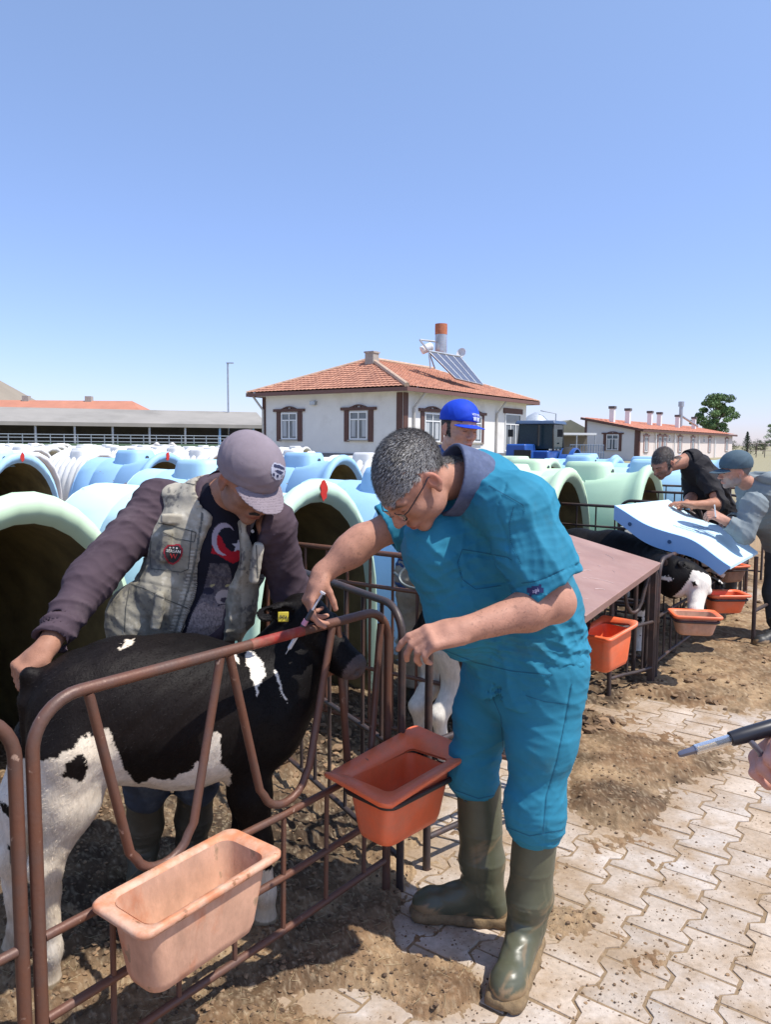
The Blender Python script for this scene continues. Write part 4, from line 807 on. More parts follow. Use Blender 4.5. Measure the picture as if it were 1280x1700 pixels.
m = MB(); m.box((0, .1, 1.6), (.5, .5, .5)).box((0, .3, 1.95), (.45, .12, .6)); TL(m, 'seat', dk, bevel=.04)
for x, y, r_, w_ in ((-.95, .8, .78, .42), (.95, .8, .78, .42), (-.85, -1.55, .5, .3), (.85, -1.55, .5, .3)):
    m = MB(); Rr = frame(z=(1, 0, 0)); m.lathe([(r_*.55, -w_/2), (r_*.93, -w_/2), (r_, -w_/3), (r_, w_/3), (r_*.93, w_/2), (r_*.55, w_/2)], (x, y, r_), 22, Rr); wh = TL(m, 'wheel', dk)
    m = MB(); m.lathe([(r_*.1, -w_*.3), (r_*.56, -w_*.42), (r_*.56, w_*.42), (r_*.1, w_*.3)], (x, y, r_), 18, Rr); TL(m, 'rim', mat('rim_white', (.5, .5, .48), .5), wh)
for x in (-1.0, 1.0):
    m = MB(); m.loft([[(x-.28, .8+.86*math.cos(a)*k, .66+.86*math.sin(a)*k) for a in (np.linspace(.3, 2.8, 9))]+[(x-.28, .8+.80*math.cos(a)*k, .66+.80*math.sin(a)*k) for a in np.linspace(2.8, .3, 9)] if q == 0 else [(x+.28, .8+.86*math.cos(a)*k, .66+.86*math.sin(a)*k) for a in (np.linspace(.3, 2.8, 9))]+[(x+.28, .8+.80*math.cos(a)*k, .66+.80*math.sin(a)*k) for a in np.linspace(2.8, .3, 9)] for q, k in ((0, 1), (1, 1))]); TL(m, 'mudguard', tb)
for x in (-.5, .5): m = MB(); m.lathe([(.02, 0), (.10, .01), (.10, .05)], (x*.5, -2.30, 1.36), 12, frame(z=(0, -1, 0))); TL(m, 'headlight', pvc)
m = MB(); m.tube([(.2, -1.0, 1.6), (.2, -1.0, 2.5)], .05, 8); TL(m, 'exhaust', dk)
for x in (-1.0, 1.0): m = MB(); m.box((x, -.8, 2.15), (.2, .05, .32)); TL(m, 'mirror', dk)
t.rotation_euler = (0, 0, -.5); t.scale = (1.02, 1.02, .92)
# silo, sheds, blue fence panels
c = P(890, 742, 60); t = empty('grain_silo', (c[0], 60, 0), 'pale metal silo with conical roof behind the tractor', 'silo'); m = MB(); m.lathe([(1.15, 0), (1.15, 3.0), (1.15, 3.25), (.7, 3.75), (.15, 4.05)], (c[0], 60, 0), 28); m.build('drum', mat('silo_metal', (.42, .46, .50), .5, metal=.3, var=.2), t, True)
m = MB()
for a in range(8): m.tube([(c[0]+1.2*math.cos(a), 60+1.2*math.sin(a), 0), (c[0]+1.2*math.cos(a), 60+1.2*math.sin(a), 3.2)], .05, 5)
m.tube([(c[0]+1.3, 59, 0), (c[0]+1.3, 59, 3.9), (c[0]+.2, 59.5, 4.15)], .05, 5); m.build('ribs', metalg, t, True)
c = P(945, 742, 80); t = empty('shed', (c[0], 80, 0), 'small grey shed with an olive gable roof between the tractor and the long building', 'shed'); m = MB(); x = c[0]; m.box((x, 84, 1.3), (5.2, 8, 2.6)); m.build('wall', gw, t, True, smooth=0)
m = MB(); m.add([(x-2.9, 79.6, 2.6), (x+2.9, 79.6, 2.6), (x, 79.6, 4.1), (x-2.9, 88, 2.6), (x+2.9, 88, 2.6), (x, 88, 4.1)], [(0, 1, 2), (0, 2, 5, 3), (1, 4, 5, 2)]); m.build('roof', mat('olive_roof', (.22, .21, .15), .8, var=.15, vs=1), t, True, smooth=0)
c = P(958, 742, 66); t = empty('shed', (c[0], 66, 0), 'low open lean-to with a white roof edge beside the long building', 'shed'); x = c[0]; m = MB(); m.box((x, 67.5, 2.45), (3.4, 3, .18)); m.build('roof', pvc, t, True, smooth=0); m = MB(); m.box((x, 68.9, 1.15), (3.3, .1, 2.3)); m.build('back_wall', mat('shed_dark', (.16, .14, .12), .9), t, True, smooth=0)
m = MB(); [m.tube([(x+q, 66.1, 0), (x+q, 66.1, 2.35)], .06, 6) for q in (-1.6, 0, 1.6)]; m.build('posts', metalg, t, True)
t = empty('blue_gate', (P(975, 745, 52)[0], 52, 0), 'blue and grey barred gate beside the tractor', 'gate'); m = MB(); xa, xb = P(947, 745, 52)[0], P(1003, 745, 52)[0]
for z in (.5, 1.0, 1.5): m.tube([(xa, 52, z), (xb, 52, z)], .03, 6)
for k in range(14): q = xa+(xb-xa)*k/13; m.tube([(q, 52, 0), (q, 52, 1.55)], .025, 5)
m.build('bars', mat('gate_blue', (.10, .16, .26), .5), t, True)
# ------------------------------------------------------------------ people toolkit
def skinmat(name, c): return mat(name, c, .6, attr=True, var=.20, vs=30, bump=.5, bs=210, bd=.0018, spec=.32, spots=(tuple(x*.72 for x in c), .63, 45))
def headframe(up, fwd): z = nrm(up); y = V3(fwd)-(V3(fwd)@z)*z; y = nrm(y); return np.stack([np.cross(y, z), y, z], 1)
def add_head(s, c, R, sc=1., jaw=1., nose=1.):
    T = lambda *p: V3(c)+R@(V3(p)*sc); e = lambda p, r, k=.015, op=0: s.ell(T(*p), V3(r)*sc, R, k, op)
    e((0, -.020, .035), (.076, .096, .086)); e((0, .022, .0), (.067, .072, .075), .03); e((0, .028, -.048), (.056*jaw, .062, .066), .02)
    e((0, .070, -.098), (.024, .020, .020), .02)
    for q in (-1, 1):
        e((q*.046, .018, -.072), (.018, .034, .022), .02); e((q*.043, .058, -.028), (.022, .022, .02), .02)
        s.cone(T(q*.012, .090, .016), T(q*.050, .072, .014), .0095*sc, .008*sc, .012)
    for q in (-1, 1): e((q*.031, .098, -.004), (.017, .016, .011), .012, 1)
    for q in (-1, 1): e((q*.031, .076, -.005), (.0140, .0135, .0125), .003)
    s.cone(T(0, .088, .012), T(0, .112, -.034), .0075*sc, .0125*nose*sc, .010); 
    for q in (-1, 1): e((q*.012, .100, -.038), (.0085, .011, .008), .006)
    e((0, .086, -.066), (.026, .014, .012), .012); e((0, .0955, -.0665), (.023, .006, .0042), .004); e((0, .0945, -.0765), (.020, .0065, .0048), .004); e((0, .1035, -.0715), (.024, .007, .0016), .003, 1)
    for q in (-1, 1):
        RE = R@rz(q*.35); 
        s.ell(T(q*.080, -.012, -.008), V3((.007, .018, .031))*sc, RE, .006); s.ell(T(q*.087, -.009, -.004), V3((.006, .009, .017))*sc, RE, .004, 1); s.ell(T(q*.079, -.004, -.035), V3((.006, .007, .009))*sc, RE, .006)
    return T
def head_col(p, c, R, skin, hair=(.02, .018, .016), brow=True, stub=0., lipc=None, beard=None, sc=1., hairline=None):
    q = (p-V3(c))@R/sc; x, y, z = q.T; col = np.tile(V3(skin), (len(p), 1)); hd = (np.abs(q) < [.12, .15, .16]).all(1)
    def mixin(m, cc, a): m = np.clip(m, 0, 1)[:, None]*a*hd[:, None]; np.copyto(col, col*(1-m)+V3(cc)*m)
    mixin(np.exp(-((y-.095)/.03)**2-((z+.035)/.02)**2-(x/.02)**2), (skin[0]*1.15, skin[1]*.75, skin[2]*.75), .4)
    mixin(np.exp(-((np.abs(x)-.085)/.012)**2-((z)/.04)**2), (skin[0]*1.15, skin[1]*.72, skin[2]*.7), .5)
    if stub: mixin((z < -.030+.25*np.abs(x))*(y > -.03)*(y+z*.6 > -.07)*1.*(z > -.125), (.12, .09, .08), stub)
    if beard is not None: mixin(np.clip(((-.045+.25*np.abs(x))-z)/.02+1.2*sn(p, 260), 0, 1)*(y > -.02)*(z > -.13)*((np.abs(z+.072) > .008) | (np.abs(x) > .02)), beard, .8)
    lp = np.exp(-((z+.0715)/.0085)**4-(x/.024)**4)*(y > .075); mixin(lp, lipc or (skin[0]*1., skin[1]*.58, skin[2]*.58), .75)
    mixin(np.exp(-((z+.0715)/.0022)**2-(x/.022)**4)*(y > .075), (.05, .02, .02), .8)
    if brow: mixin(np.exp(-((z-.017+.25*np.abs(np.abs(x)-.032))/.0055)**4-((np.abs(x)-.032)/.021)**4)*(y > .05), hair, .85)
    ey = np.exp(-((z+.0065-.10*np.abs(np.abs(x)-.031))/.0022)**4-((np.abs(x)-.031)/.0125)**4)*(y > .05); mixin(ey, (.03, .02, .02), .9)
    mixin(np.exp(-(((z+.046)/.004)**2)-((np.abs(x)-.008)/.004)**2)*(y > .09), (.08, .03, .03), .7)
    if hairline is not None: mixin(hairline(x, y, z), hair, .92)
    return col
def add_hand(s, w, d, n, side, curl=(.5, .7, .5), sc=1., thumb=.5, spread=0.05, curls=None, thv=None):
    d = nrm(d); n = V3(n)-(V3(n)@d)*d; n = nrm(n); t = np.cross(d, n)*side; w = V3(w); R = np.stack([t, d, n], 1)
    s.box(w+d*.047*sc, V3((.040, .050, .0145))*sc, R, .0135*sc, .012); s.cone(w-d*.01*sc, w+d*.035*sc, .026*sc, .027*sc, .02, fl=None)
    s.ell(w+(d*.035+t*.028+n*.006)*sc, V3((.018, .032, .016))*sc, R, .012)
    for i, (o, L, r) in enumerate(((.030, (.044, .027, .021), .0092), (.0100, (.048, .031, .022), .0095), (-.0105, (.044, .029, .021), .009), (-.0295, (.034, .021, .019), .0080))):
        cu = curls[i] if curls else curl; b = w+(d*.088+t*o)*sc; a = 0; dd = nrm(d+t*spread*(1.2-i)*.8)
        for j in range(3):
            a += cu[j]*(1+.06*(i-1.5)); q = dd*math.cos(a)+n*math.sin(a); e = b+q*L[j]*sc; s.cone(b, e, r*sc*(1.04-.06*j), r*sc*(.98-.08*j), .0045 if j else .009); b = e
    b = w+(d*.022+t*.030+n*.004)*sc; v = nrm(thv) if thv is not None else nrm(t*.75+d*.65+n*.35)
    for j, (L, r) in enumerate(((.036, .0125), (.031, .0105), (.024, .0092))):
        q = nrm(v*(1-.25*j*thumb)+(d*.6-t*.25+n*.45)*.35*j*thumb+0); e = b+q*L*sc; s.cone(b, e, r*sc, r*sc*.93, .008 if j == 0 else .004); b = e
    return R
def add_arm(s, sh, el, wr, r=(.052, .047, .043, .029), k=.03):
    sh, el, wr = V3(sh), V3(el), V3(wr); s.cone(sh, el, r[0], r[1]*.93, k); s.cone(el, el+(wr-el)*.3, r[1]*.93, r[2]*1.02, k); s.cone(el+(wr-el)*.3, wr, r[2]*1.02, r[3], k)
    s.ell(el, (.038, .038, .038), None, k)
def person(base, label): return empty('person', (base[0], base[1], 0), label, 'person')
def relax(v, f, it=2, k=.5):
    for _ in range(it):
        a = np.zeros_like(v); n = np.zeros(len(v))
        for i in range(4): np.add.at(a, f[:, i], v[f[:, (i+1) % 4]]); np.add.at(n, f[:, i], 1); np.add.at(a, f[:, i], v[f[:, (i-1) % 4]]); np.add.at(n, f[:, i], 1)
        v = v*(1-k)+k*a/np.maximum(n, 1)[:, None]
    return v
def surf(name, s, vox, m, parent, colf=None, smooth=180):
    v, f = s.mesh(vox); v = relax(v, f); c = colf(v) if colf is not None else None
    o = mkobj(name, v, f, m, parent, True, smooth, c); return o, v, f
def bootsdf(s, ank, toe, top, r0=.060, r1=.050, cal=.066):
    ank = V3(ank); d = V3(toe)-ank; d[2] = 0; d = nrm(d); x = np.cross(d, [0, 0, 1]); R = np.stack([x, d, V3((0, 0, 1))], 1); a = V3((ank[0], ank[1], 0)); T = lambda px, py, pz: a+R@V3((px, py, pz)); top = V3(top)
    mid = a+V3((0, 0, .20))+(top-V3((a[0], a[1], top[2])))*.4; s.chain([T(0, 0, .10), mid, top+(top-mid)*.0], [r1, cal*.93, cal], .03, fl=(d, 1.10)); s.ell(T(0, -.035, .05), (.043, .042, .052), R, .03)
    s.cone(T(0, 0, .115), T(0, .11, .070), .050, .043, .03); s.cone(T(0, .02, .055), T(0, .17, .050), .042, .047, .02); s.ell(T(0, .178, .045), (.050, .062, .043), R, .02); s.cut((0, 0, .018), (0, 0, -1), .01)
    return R, T
def boot(parent, ank, toe, top, mt, label=None, mudamt=.5, col=(.085, .088, .055)):
    s = SDF(); R, T = bootsdf(s, ank, toe, top); top = V3(top); ax = nrm(top-V3(ank)); s.cut(top-ax*.004, ax, .004); s.cone(top-ax*.018, top+ax*.05, .050, .056, .004, 1)
    a0 = V3((ank[0], ank[1], 0))
    def disp(p):
        q = (p-a0)@R; z = q[:, 2]; g = .0022*np.exp(-((z-.21)/.004)**2)+.0022*np.exp(-((z-.30)/.004)**2)-.002*np.exp(-(((q[:, 1]-.02-.10*(z-.1)))/.004)**2)*(z < .28)*(z > .05)
        rc = np.hypot(q[:, 1]-.005, z-.125); g = g+.002*np.exp(-((rc-.024)/.0035)**2); w = (q[:, 1] > .03)*(np.abs(q[:, 0]) < .035); g = g+.003*w*np.exp(-((((z-.10) % .028)-.014)/.004)**2)*(z > .09)*(z < .2)
        return g+.0035*sn(p, 26, 1)*(z > .08)+.002*folds(p, (0, .2, 1), 30, 2)*np.exp(-((z-.14)/.05)**2)
    s.disp = disp
    def colf(p):
        q = (p-a0)@R; n = fbm(p[:, 0]*40+q[:, 1]*30, p[:, 2]*40+q[:, 1]*25, 4, 3); m = np.clip((.048+.05*n+mudamt*.02*(q[:, 1]/.2)-q[:, 2])/.012, 0, 1); m = np.maximum(m, np.clip(n*2.2-.72, 0, .5)*(q[:, 2] < .3))
        return mixc(np.array(col), np.array([.27, .18, .095]), m)
    o, v, f = surf('boot', s, .0042, mt, parent, colf)
    if label: o['label'] = label
    sl = SDF(); sl.box(T(0, .118, .018), (.053, .118, .019), R, .015, .01); sl.ell(T(0, .185, .018), (.056, .060, .019), R, .02); sl.box(T(0, -.035, .018), (.046, .052, .019), R, .015, .01); sl.disp = lambda p: .004*sn(p, 150, 2)+.003*sn(p, 60, 3)
    surf('sole', sl, .0045, mat('mud_caked_sole', (.20, .135, .07), .95, var=.35, vs=40, bump=.6, bs=140), o)
    for q_ in (o,): pass
    return o
bootm = mat('boot_rubber', (.07, .075, .05), .38, attr=True, var=.15, vs=20, bump=.1, bs=120, bd=.002, spec=.5)
def loftring(name, pts, r, m, parent, n=8): b = MB(); b.tube(pts, r, n); return b.build(name, m, parent, True, smooth=60)
# ------------------------------------------------------------------ the man in teal scrubs
vt = person((.33, 2.18), 'grey haired man in teal scrubs and green rubber boots bending over the rusty pen panel')
SK = (.45, .225, .155); vs_ = nrm((.53, -.85, 0))
pel = V3((.42, 2.22, .93)); wai = P(868, 1005, 2.20); che = P(822, 890, 2.16); upc = P(800, 815, 2.15); nb = P(790, 790, 2.12); hc = P(684, 797, 1.99)
hup = nrm((-.70, -.42, .57)); hfw = (-.52, -.26, -.81); HRm = headframe(hup, hfw)
shN = P(858, 846, 1.965); elN = P(922, 1000, 1.92); wrN = P(768, 1047, 1.83); shF = P(700, 850, 2.30); elF = P(602, 898, 2.27); wrF = P(534, 954, 2.23)
hN, hF = pel+V3((.055, -.085, -.03)), pel+V3((-.055, .085, -.03)); kN, kF = V3((.445, 2.11, .50)), V3((.285, 2.35, .50)); aN, aF = V3((.432, 2.14, .10)), V3((.335, 2.325, .10)); tN, tF = V3((.315, 1.90, 0)), V3((.08, 2.36, 0)); bN, bF = P(890, 1384, 2.13), P(793, 1322, 2.35)
s = SDF(); s.chain([pel, wai, che, upc], [.115, .115, .118, .085], .05, fl=(vs_, 1.4)); s.cone(upc, nb, .08, .06, .05); s.cone(nb, hc+HRm@V3((0, -.03, -.05)), .062, .056, .03)
for a, b, c_, d_ in ((hN, kN, aN, tN), (hF, kF, aF, tF)): s.cone(a, b, .085, .050, .04); s.cone(b, c_, .045, .036, .03); s.cone(c_-V3((0, 0, .04)), c_+nrm(d_-c_)*.15, .036, .03, .02)
add_arm(s, shN, elN, wrN, (.055, .050, .048, .031)); add_arm(s, shF, elF, wrF, (.055, .048, .046, .030))
add_hand(s, wrN, P(708, 1060, 1.80)-wrN, (-.15, .50, -.85), -1, curls=[(.40, .60, .3), (.55, .75, .4), (.70, .85, .45), (.80, .9, .45)], thumb=.6, thv=(-.85, .35, -.25))
add_hand(s, wrF, P(506, 1012, 2.19)-wrF, (.75, .35, -.25), 1, curls=[(.55, .75, .4), (.65, .85, .5), (.8, .9, .5), (.9, .9, .5)], thumb=.9, thv=(.55, .1, -1.))
add_head(s, hc, HRm, 1.04, 1.05)
def vhl(x, y, z): return np.clip((z-(.045-.02*(y > 0)-.75*np.maximum(-y-.0, 0)-.35*np.maximum(.0-y+.02, 0))+.0*x-.012*sn(np.stack([x, y, z], 1), 300))/.010, 0, 1)*(1-(np.abs(x) > .078)*(z < .03)*1.)
def vcol(p):
    c = head_col(p, hc, HRm, SK, (.05, .045, .045), stub=.12, sc=1.04, hairline=vhl); return c
o, bv, bf = surf('body', s, .0036, skinmat('skin_light', SK), vt, vcol)
# hair strands
q0 = lambda fc: vhl(*(((fc-hc)@HRm)/1.04).T) > .4
def hsel(fc): q = (fc-hc)@HRm/1.04; return (np.abs(q) < [.10, .13, .14]).all(1) & (vhl(*q.T) > .5)
def hcolf(p, r):
    q = (p-hc)@HRm/1.04; g = r.random((len(p), 1)); side = np.clip(1-(q[:, 2:]-.02)/.07, 0, 1); w_ = (g < .34+.45*side); return np.where(w_, [[.38, .37, .36]], [[.05, .046, .044]])*(.7+.6*r.random((len(p), 1)))
strands('hair', bv, bf, hsel, 24000, .017, .0009, lambda p, n: np.tile(HRm@V3((0, 1, .15)), (len(p), 1)), hcolf, mat('hair', (.1, .1, .1), .45, attr=True, var=0, bump=0, spec=.4), vt, curl=.22, lift=.55, seed=3)
strands('arm_hair', bv, bf, lambda c: (np.abs((c-(elN+wrN)/2)@nrm(wrN-elN)) < .11) & (np.linalg.norm(c-(elN+wrN)/2, axis=1) < .13) | (np.linalg.norm(c-(elF+wrF)/2, axis=1) < .11), 1500, .011, .0005, lambda p, n: np.tile(V3((-.6, 0, -.8)), (len(p), 1)), lambda p, r: np.tile([.07, .045, .035], (len(p), 1)), MATS['hair'], vt, curl=.5, lift=.5, seed=5)
# shirt
TE = (.028, .205, .315)
teal = mat('teal_cotton', TE, .78, var=.14, vs=7, col2=(.05, .17, .22), c2=.66, c2s=5, c2w=.08, bump=.25, bs=420, bd=.0012, sheen=.0, spec=.2)
s = SDF(); s.chain([pel-V3((0, 0, .10)), pel+V3((0, 0, .02)), wai, che, upc], [.158, .150, .138, .124, .094], .05, fl=(vs_, 1.34)); s.cone(upc, nb, .10, .070, .05)
s.ell(P(770, 1000, 2.14), (.12, .12, .16), None, .09); s.ell(P(725, 905, 2.12), (.10, .13, .13), None, .08); s.ell(P(872, 925, 2.22), (.09, .10, .15), None, .08); s.ell(P(806, 812, 2.13), (.10, .15, .078), None, .06)
hemN = shN+(elN-shN)*.86; s.chain([shN+V3((-.03, .06, .0)), shN, shN+(elN-shN)*.5, hemN+(elN-hemN)*.35], [.085, .088, .085, .088], .035, fl=(nrm((.9, .1, .1)), 1.12))
hemF = shF+(elF-shF)*.62; s.chain([shF+V3((.05, -.05, 0)), shF, hemF+(elF-hemF)*.3], [.085, .080, .080], .035)
axN = nrm(elN-shN); axF = nrm(elF-shF)
s.cut(hemN, nrm(axN+V3((.28, 0, 0))), .004, .115); s.cut(hemF, axF, .004, .12); s.cut((0, 0, .80), (0, 0, -1), .004)
s.cone(hemN-axN*.05, hemN+axN*.08, .072, .080, .003, 1); s.cone(hemF-axF*.04, hemF+axF*.08, .064, .068, .003, 1); s.chain([pel-V3((0, 0, .3)), pel-V3((0, 0, .06))], [.150, .148], .004, fl=(vs_, 1.36), op=1)
def vdisp(p):
    px, py = proj(p); w1 = np.exp(-((py-1075)/55)**2)*np.clip((px-700)/60, 0, 1); w2 = np.exp(-((p-shN)@axN-.12)**2/.012)*np.exp(-(np.linalg.norm(np.cross(p-shN, axN), axis=1)/.13)**4); w3 = np.exp(-((px-720)/70)**2-((py-930)/90)**2)
    d = .005*sn(p, 15, 1)+.010*w1*folds(p, (.25, 0, 1), 62, 2, 1.0)+.006*w2*folds(p, nrm((1, .1, .25)), 46, 1)+.006*w3*folds(p, (.5, 0, .8), 44, 3)+.0055*folds(p, nrm((.7, .2, .5)), 34, 0, 1.6)+.0032*folds(p, nrm((.3, .2, -.8)), 75, 2, 1.3)
    d = d-.0035*np.exp(-(((p-hemN)@axN+.036)/.0025)**2)*(np.linalg.norm(np.cross(p-shN, axN), axis=1) < .12)*(np.linalg.norm(p-hemN, axis=1) < .14)
    e = np.abs((px-(845-18*np.exp(-((py-850)/30)**2)+(py-905)*.03))); seam = np.exp(-(e/1.6)**2)*(py > 800)*(py < 935); d = d-.004*seam
    pk = np.exp(-((py-(920+.1*(px-780)))/2.0)**2)*(px > 755)*(px < 845)+np.exp(-((px-762-.12*(py-920))/1.8)**2)*(py > 920)*(py < 975)+np.exp(-((py-(975-.12*(px-765)))/1.8)**2)*(px > 765)*(px < 850); d = d-.0028*pk*(p[:, 1] < 2.2)
    return d
s.disp = vdisp; so_, sv, sf = surf('shirt', s, .0038, teal, vt)
bvS = bvh_of(sv, sf)
tv, tf_ = grid2d([(875, 977), (899, 970), (903, 983), (879, 990)], 8); decal('sleeve_label', tv, tf_, mat('label_navy', (.012, .02, .10), .7, bump=0), so_, bvS, .0022)
v2, f2 = font2d('api', 889.5, 980.5, 7.5, -.28, .05); decal('sleeve_text', v2, [tuple(reversed(q)) for q in f2], mat('label_thread', (.45, .42, .60), .7, bump=0), so_, bvS, .0040)
seam = mat('seam_shadow_teal', (.008, .115, .20), .85, bump=0); light = mat('stitch_teal', (.03, .32, .48), .8, bump=0)  # darker teal paints the groove shadow along seams; lighter one is thread
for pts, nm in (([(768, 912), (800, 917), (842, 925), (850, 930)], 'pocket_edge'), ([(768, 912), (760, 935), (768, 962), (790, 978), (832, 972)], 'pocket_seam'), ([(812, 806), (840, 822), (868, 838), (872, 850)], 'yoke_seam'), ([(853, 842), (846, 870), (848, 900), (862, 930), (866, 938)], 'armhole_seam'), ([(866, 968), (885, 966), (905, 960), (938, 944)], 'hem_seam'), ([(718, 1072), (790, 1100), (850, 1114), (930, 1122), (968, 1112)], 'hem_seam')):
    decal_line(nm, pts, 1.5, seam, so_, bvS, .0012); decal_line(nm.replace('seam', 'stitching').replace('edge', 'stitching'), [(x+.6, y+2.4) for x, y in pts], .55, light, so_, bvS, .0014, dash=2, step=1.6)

# denim collar
cax = nrm((-.86, -.30, .20)); cc = P(752, 797, 2.06)
s = SDF(); s.cone(cc-cax*.055, cc+cax*.03, .096, .103, .01); s.cut(cc+cax*.016, cax, .003); s.cone(cc-cax*.055, cc+cax*.09, .088, .097, .004, 1); s.cut(cc+V3((-.05, -.02, -.08)), nrm((-.75, -.1, -.8)), .004)
s.disp = lambda p: .0025*sn(p, 40, 2)
surf('collar', s, .0035, mat('denim', (.075, .095, .17), .85, var=.22, vs=60, bump=.5, bs=500, bd=.0015, col2=(.12, .145, .23), c2=.6, c2s=18), vt)
# trousers
s = SDF(); s.chain([pel+V3((0, 0, .02)), pel-V3((0, 0, .09))], [.138, .140], .05, fl=(vs_, 1.35))
s.chain([hN, hN+(kN-hN)*.5, kN, kN+(bN-kN)*.55, bN+V3((0, 0, .035))], [.114, .097, .078, .071, .070], .05); s.chain([hF, hF+(kF-hF)*.5, kF, bF+V3((0, 0, .03))], [.112, .094, .076, .071], .05)
s.cut(bN-V3((0, 0, .022)), (.1, 0, -1), .008, .22); s.cut(bF-V3((0, 0, .022)), (0, 0, -1), .008, .2)
s.cone(bN-V3((0, 0, .2)), bN+V3((0, 0, .015)), .076, .066, .004, 1); s.cone(bF-V3((0, 0, .2)), bF+V3((0, 0, .01)), .076, .066, .004, 1)
def tdisp(p):
    z = p[:, 2]; w = np.exp(-((z-.40)/.10)**2); w2 = np.exp(-((z-.56)/.09)**2); px, py = proj(p)
    d = .004*sn(p, 14, 2)+.0065*w*folds(p, (.18, .1, 1), 70, 1, 1.2)+.006*w2*folds(p, (-.45, .1, .9), 50, 3, 1.2)+.0042*folds(p, (.6, .3, .7), 26, 0, 1.6)*(1-w)+.002*folds(p, (.2, .2, .9), 80, 2, 1.3)
    sx = 966-(py-1100)*.0+0; line = np.interp(py, [1130, 1200, 1260, 1330, 1390], [948, 938, 925, 905, 905]); d = d-.003*np.exp(-((px-line)/1.6)**2)*(p[:, 1] < 2.2)*(py > 1130); return d-.003*np.exp(-((z-(bN[2]+.018))/.0028)**2)
s.disp = tdisp; to_, ttv, ttf = surf('trousers', s, .0040, teal, vt); bvP = bvh_of(ttv, ttf)
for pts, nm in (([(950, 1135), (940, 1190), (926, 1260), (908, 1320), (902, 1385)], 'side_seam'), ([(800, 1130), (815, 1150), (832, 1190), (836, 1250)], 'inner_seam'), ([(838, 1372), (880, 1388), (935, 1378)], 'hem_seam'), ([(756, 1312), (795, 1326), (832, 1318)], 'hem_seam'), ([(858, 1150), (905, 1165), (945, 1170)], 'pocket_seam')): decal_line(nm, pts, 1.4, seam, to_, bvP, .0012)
boot(vt, aN, tN, bN+V3((0, 0, .05)), bootm); boot(vt, aF, tF, bF+V3((0, 0, .05)), bootm)
# eyeglasses
HT = lambda *p: hc+HRm@(V3(p)*1.04); gm_ = mat('spectacle_wire', (.04, .04, .045), .3, metal=.6, bump=0); ge = empty('eyeglasses', (0, 0, 0), None, None) if False else None
b = MB()
for q in (-1, 1):
    b.tube([HT(q*.0315+.020*math.cos(a)*1.15, .104-.35*abs(.02*math.cos(a)), -.010+.0155*math.sin(a)) for a in np.linspace(0, 2*math.pi, 22, endpoint=False)], .0010, 6, closed=True)
    b.tube([HT(q*.054, .097, -.004), HT(q*.068, .085, .0), HT(q*.079, .02, .006), HT(q*.083, -.008, .012), HT(q*.082, -.026, -.004)], .0016, 6)
b.tube([HT(-.010, .106, -.006), HT(0, .112, -.002), HT(.010, .106, -.006)], .0010, 6); eg = b.build('eyeglasses', gm_, vt, True)
b = MB()
for q in (-1, 1): b.add([HT(q*.0315, .1035, -.010)]+[HT(q*.0315+.0195*math.cos(a)*1.15, .104-.35*abs(.02*math.cos(a)), -.010+.015*math.sin(a)) for a in np.linspace(0, 2*math.pi, 22, endpoint=False)], [(0, k+1, (k+1) % 22+1) for k in range(22)])
b.build('lens', mat('lens', (.9, .93, .95), .03, var=0, bump=0, trans=.95, spec=.6), eg, True)
# ------------------------------------------------------------------ the man in the vest
mn = person(P(280, 1450, 2.55)*[1, 1, 0], 'man in grey cap and worn khaki vest standing behind the calf, head bowed')
SK2 = (.36, .175, .11); s2 = nrm((.97, .24, 0)); f2_ = nrm((.24, -.97, 0))     # shoulder axis (towards his left) and facing
pel2 = P(296, 1090, 2.50); wai2 = P(318, 1010, 2.48); che2 = P(352, 905, 2.46); upc2 = P(366, 838, 2.45); nb2 = P(380, 822, 2.42); hc2 = P(411, 796, 2.31)
up2 = nrm((.42, -.40, .80)); fw2 = (.58, -.54, -.60); H2 = headframe(up2, fw2)
shR, elR, wrR = P(262, 836, 2.50), P(150, 962, 2.27), P(74, 1078, 2.04); shL, elL, wrL = P(452, 870, 2.40), P(484, 985, 2.50), P(534, 1112, 2.44)
fR, fL_ = G(238, 1455), G(318, 1440); hR, hL2 = pel2-s2*.09+V3((0, 0, -.03)), pel2+s2*.09+V3((0, 0, -.03)); kR, kL = (hR+fR)/2+f2_*.05+V3((0, 0, .06)), (hL2+fL_)/2+f2_*.05+V3((0, 0, .06)); aR, aL = fR+V3((0, 0, .1)), fL_+V3((0, 0, .1))
s = SDF(); s.chain([pel2, wai2, che2, upc2], [.110, .105, .112, .082], .05, fl=(s2, 1.35)); s.cone(upc2, nb2, .075, .058, .05); s.cone(nb2, hc2+H2@V3((0, -.025, -.06)), .060, .056, .03)
for a, b_, c_ in ((hR, kR, aR), (hL2, kL, aL)): s.cone(a, b_, .082, .056, .04); s.cone(b_, c_, .054, .038, .03); s.cone(c_-V3((0, 0, .04)), c_-V3((0, 0, .05))+f2_*.15, .036, .03, .02)
add_arm(s, shR, elR, wrR); add_arm(s, shL, elL, wrL)
add_hand(s, wrR, P(38, 1106, 2.0)-wrR, (.35, .75, -.55), 1, curls=[(.9, 1.1, .7), (1.0, 1.15, .7), (1.05, 1.15, .7), (1.05, 1.1, .7)], thumb=.9, thv=(.3, -.1, -.9), sc=.93)
add_hand(s, wrL, P(550, 1118, 2.26)-wrL, (.0, .15, .95), -1, curls=[(.5, .7, .4), (.5, .75, .4), (.55, .75, .4), (.6, .75, .4)], thumb=.6, sc=.9)
add_head(s, hc2, H2, 1.0, 1.0)
hl2 = lambda x, y, z: np.clip((z-(.02-.95*np.maximum(-y+.0, 0)))/.01, 0, 1)*(y < .03)*(1-(np.abs(x) > .079))
